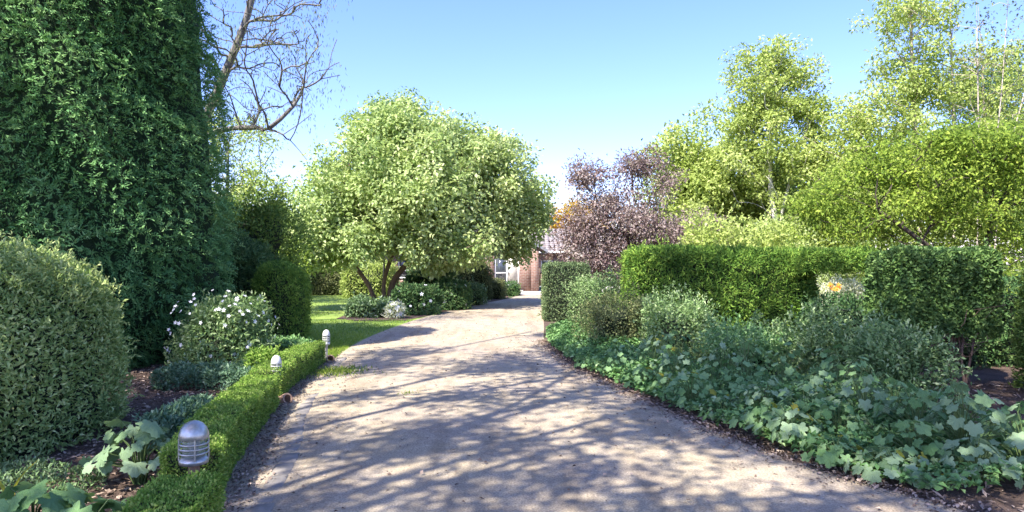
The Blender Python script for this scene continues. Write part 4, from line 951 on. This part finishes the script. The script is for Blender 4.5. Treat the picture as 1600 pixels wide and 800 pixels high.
# understorey behind the right hedges
for i, (x, y, z, rx, rz, mt, lb) in enumerate([(6.5, 19.5, 1.6, 1.7, 1.3, 'lime', 'sunlit lime shrub just behind the long cypress hedge'), (12.5, 20, 2.2, 2.5, 2.0, 'lime', 'yellow green shrub mass under the tall thin tree'), (16, 19, 2.4, 2.6, 2.2, 'limedark', 'green shrub mass at the far right behind the hedges'), (9.8, 22, 1.6, 2.0, 1.3, 'maple', 'pale shrub at the foot of the white trunk tree')]):
    shrub('background_shrub', lb, 'shrub', (x, y, z), (rx, 1.2, rz), 1.1, M[mt], 8500, .12, .06, 120+i, 'shrubs behind the right hedges', amp=.5, shell=.9, tuft=.2, core=False)
# distant tree belt closing the horizon
rgf = np.random.RandomState(9)
farlab = ['far olive green tree behind the house roofs', 'far dark tree at the left beyond the lawn', 'far green tree right of the orange tree', 'far green tree behind the lime green tree', 'far tree behind the tall thin tree', 'far tree at the right end of the horizon', 'far tree behind the creamy blossom tree', 'far tree at the left behind the conifers']
farlab += ['pale yellow green tree filling the view behind the white trunk tree', 'pale yellow green tree filling the view behind the tall thin tree', 'pale yellow green tree behind the dense spreading tree']
for i, (x, y, z, r, mt) in enumerate([(-6, 62, 3.4, 4.2, 'olive'), (-24, 55, 3.4, 4.5, 'limedark'), (15, 62, 3.6, 4.5, 'olive'), (24, 60, 4.5, 5, 'limedark'), (34, 55, 5, 5.5, 'limedark'), (44, 50, 5, 5.5, 'olive'), (-16, 50, 2.8, 3.6, 'maple'), (-36, 50, 5, 5.5, 'darkshrub'), (14.5, 35, 4.6, 3.6, 'lime'), (20.5, 34, 5.4, 4.2, 'lime'), (26, 36, 5, 4, 'maple')]):
    cl = clumps_in([(x, y, z, r*1.25, 2.5, r*.62, 75)], rgf)
    tree('background_tree', farlab[i], (x, y, 0), [[(x, y, 0), (x, y, z*.7)]], cl, 1.1, 95, .29, .16, M[mt], M['bark_dark'], 130+i, group='trees on the horizon', rmax=.25)

# trees outside the picture whose shadows lie on the drive
rgo = np.random.RandomState(31)
def shade_limbs(name, label, base, trunk_top, O, angs, hts, lens, leafn, seed, mat, rl=.065):
    """a spreading tree: limbs fan out from the trunk top, each with side branches and leaf clumps"""
    rg = np.random.RandomState(seed); t = thing(name, label, 'tree', base); b = np.array(base, float)
    off = np.array([-sd.x, -sd.y, 0])/sd.z*-1
    tb = Tubes(); tb.add(smooth_path([np.zeros(3), (np.array(trunk_top)-b)*[.3, .3, .5], np.array(trunk_top)-b], 5), np.linspace(.26, .17, 11), 10)
    cl = []
    for a in angs:
        L = rg.uniform(*lens); h0 = trunk_top[2]; h1 = rg.uniform(*hts); n = 12; pts = []
        side = rg.uniform(-1, 1)*.09
        for k in range(n+1):
            u = k/n; d = a+side*u*L/3+.12*math.sin(u*7+rg.rand()*.6+a*9)
            if k == 0: g = np.array([O[0], O[1]], float)
            else: g = g+np.array([math.sin(d), math.cos(d)])*L/n
            h = h0+(h1-h0)*u**.7; pts.append(np.array([g[0], g[1], h])+off*h)
        pts = np.array(pts); pts[0] = trunk_top; pts = pts-b
        tb.add(pts, np.linspace(rl, .022, n+1), 6)
        for q in range(11):
            u = rg.uniform(.2, 1); k = int(u*n); p = pts[k]; dd = unit(pts[min(k+1, n)]-pts[max(k-1, 0)]); sdv = rg.normal(size=3)*[.4, .4, .25]; l = rg.uniform(.7, 2.0)
            e = p+(dd*.85+sdv)*l; m = (p+e)/2+rg.normal(size=3)*.12
            tb.add([p, m, e], [.03, .022, .01], 4)
            for w_ in range(5): cl.append(p+(e-p)*rg.uniform(.2, 1.1)+rg.normal(size=3)*.16)
    link('trunk', tb.mesh('trunk'), M['bark_grey'], t)
    cl = np.array(cl); n = leafn; idx = rg.randint(0, len(cl), n); P = cl[idx]+rg.normal(size=(n, 3))*[.22, .22, .2]
    D = rg.normal(size=(n, 3))+np.array([.3, .4, -.3]); 
    o = link('crown', leaf_mesh('crown', P, D, rg.normal(size=(n, 3))*.7+np.array([0, 0, 1]), rg.uniform(.11, .20, n), .073, rg.rand(n), curl=.2), mat, t); o['kind'] = 'stuff'
shade_limbs('shade_tree', 'wide limbed tree outside the left edge whose limbs streak the drive with shade', (-8.0, -3.2, 0), (-7.7, -2.6, 6.6), (-4.5, 1.5),
    [R(a) for a in (3, 9, 14, 20, 25, 31, 36, 42, 48, 54, 60, 67, 74, 82, 90)], (7.5, 10.5), (12, 20.5), 40000, 5, M['olive'])
tg = clumps_in([(-1.2, 1.6, 9.5, 2.6, 2.8, 1.4, 110), (2.0, 1.8, 9.2, 2.6, 2.8, 1.4, 130), (4.6, 3.0, 9.4, 2.2, 2.8, 1.2, 55)], rgo)
tree('shade_tree', 'leafy tree behind the camera that shades the near drive and border', (1.5, -5, 0), [[(1.5, -5, 0), (1.4, -4.6, 4), (.6, -1.5, 7), (-.6, .6, 8.5)], [(1.5, -5, 1), (1.6, -3, 5), (2.2, 0, 8), (3, 1.6, 9)]], tg, .55, 95, .12, .07, M['limedark'], M['bark_grey'], 142, tip=.012, rmax=.22, bow=.2)
tg = clumps_in([(-13.0, 3.5, 8.5, 3.4, 3.2, 3.8, 130), (-11.5, 1.5, 9.0, 2.0, 2.2, 2.0, 40)], rgo)
tree('shade_tree', 'dense evergreen outside the left edge that shades the dark conifers', (-14, 2.5, 0), [[(-14, 2.5, 0), (-13.5, 3, 6)]], tg, .7, 100, .15, .08, M['darkshrub'], M['bark_dark'], 143, rmax=.3)
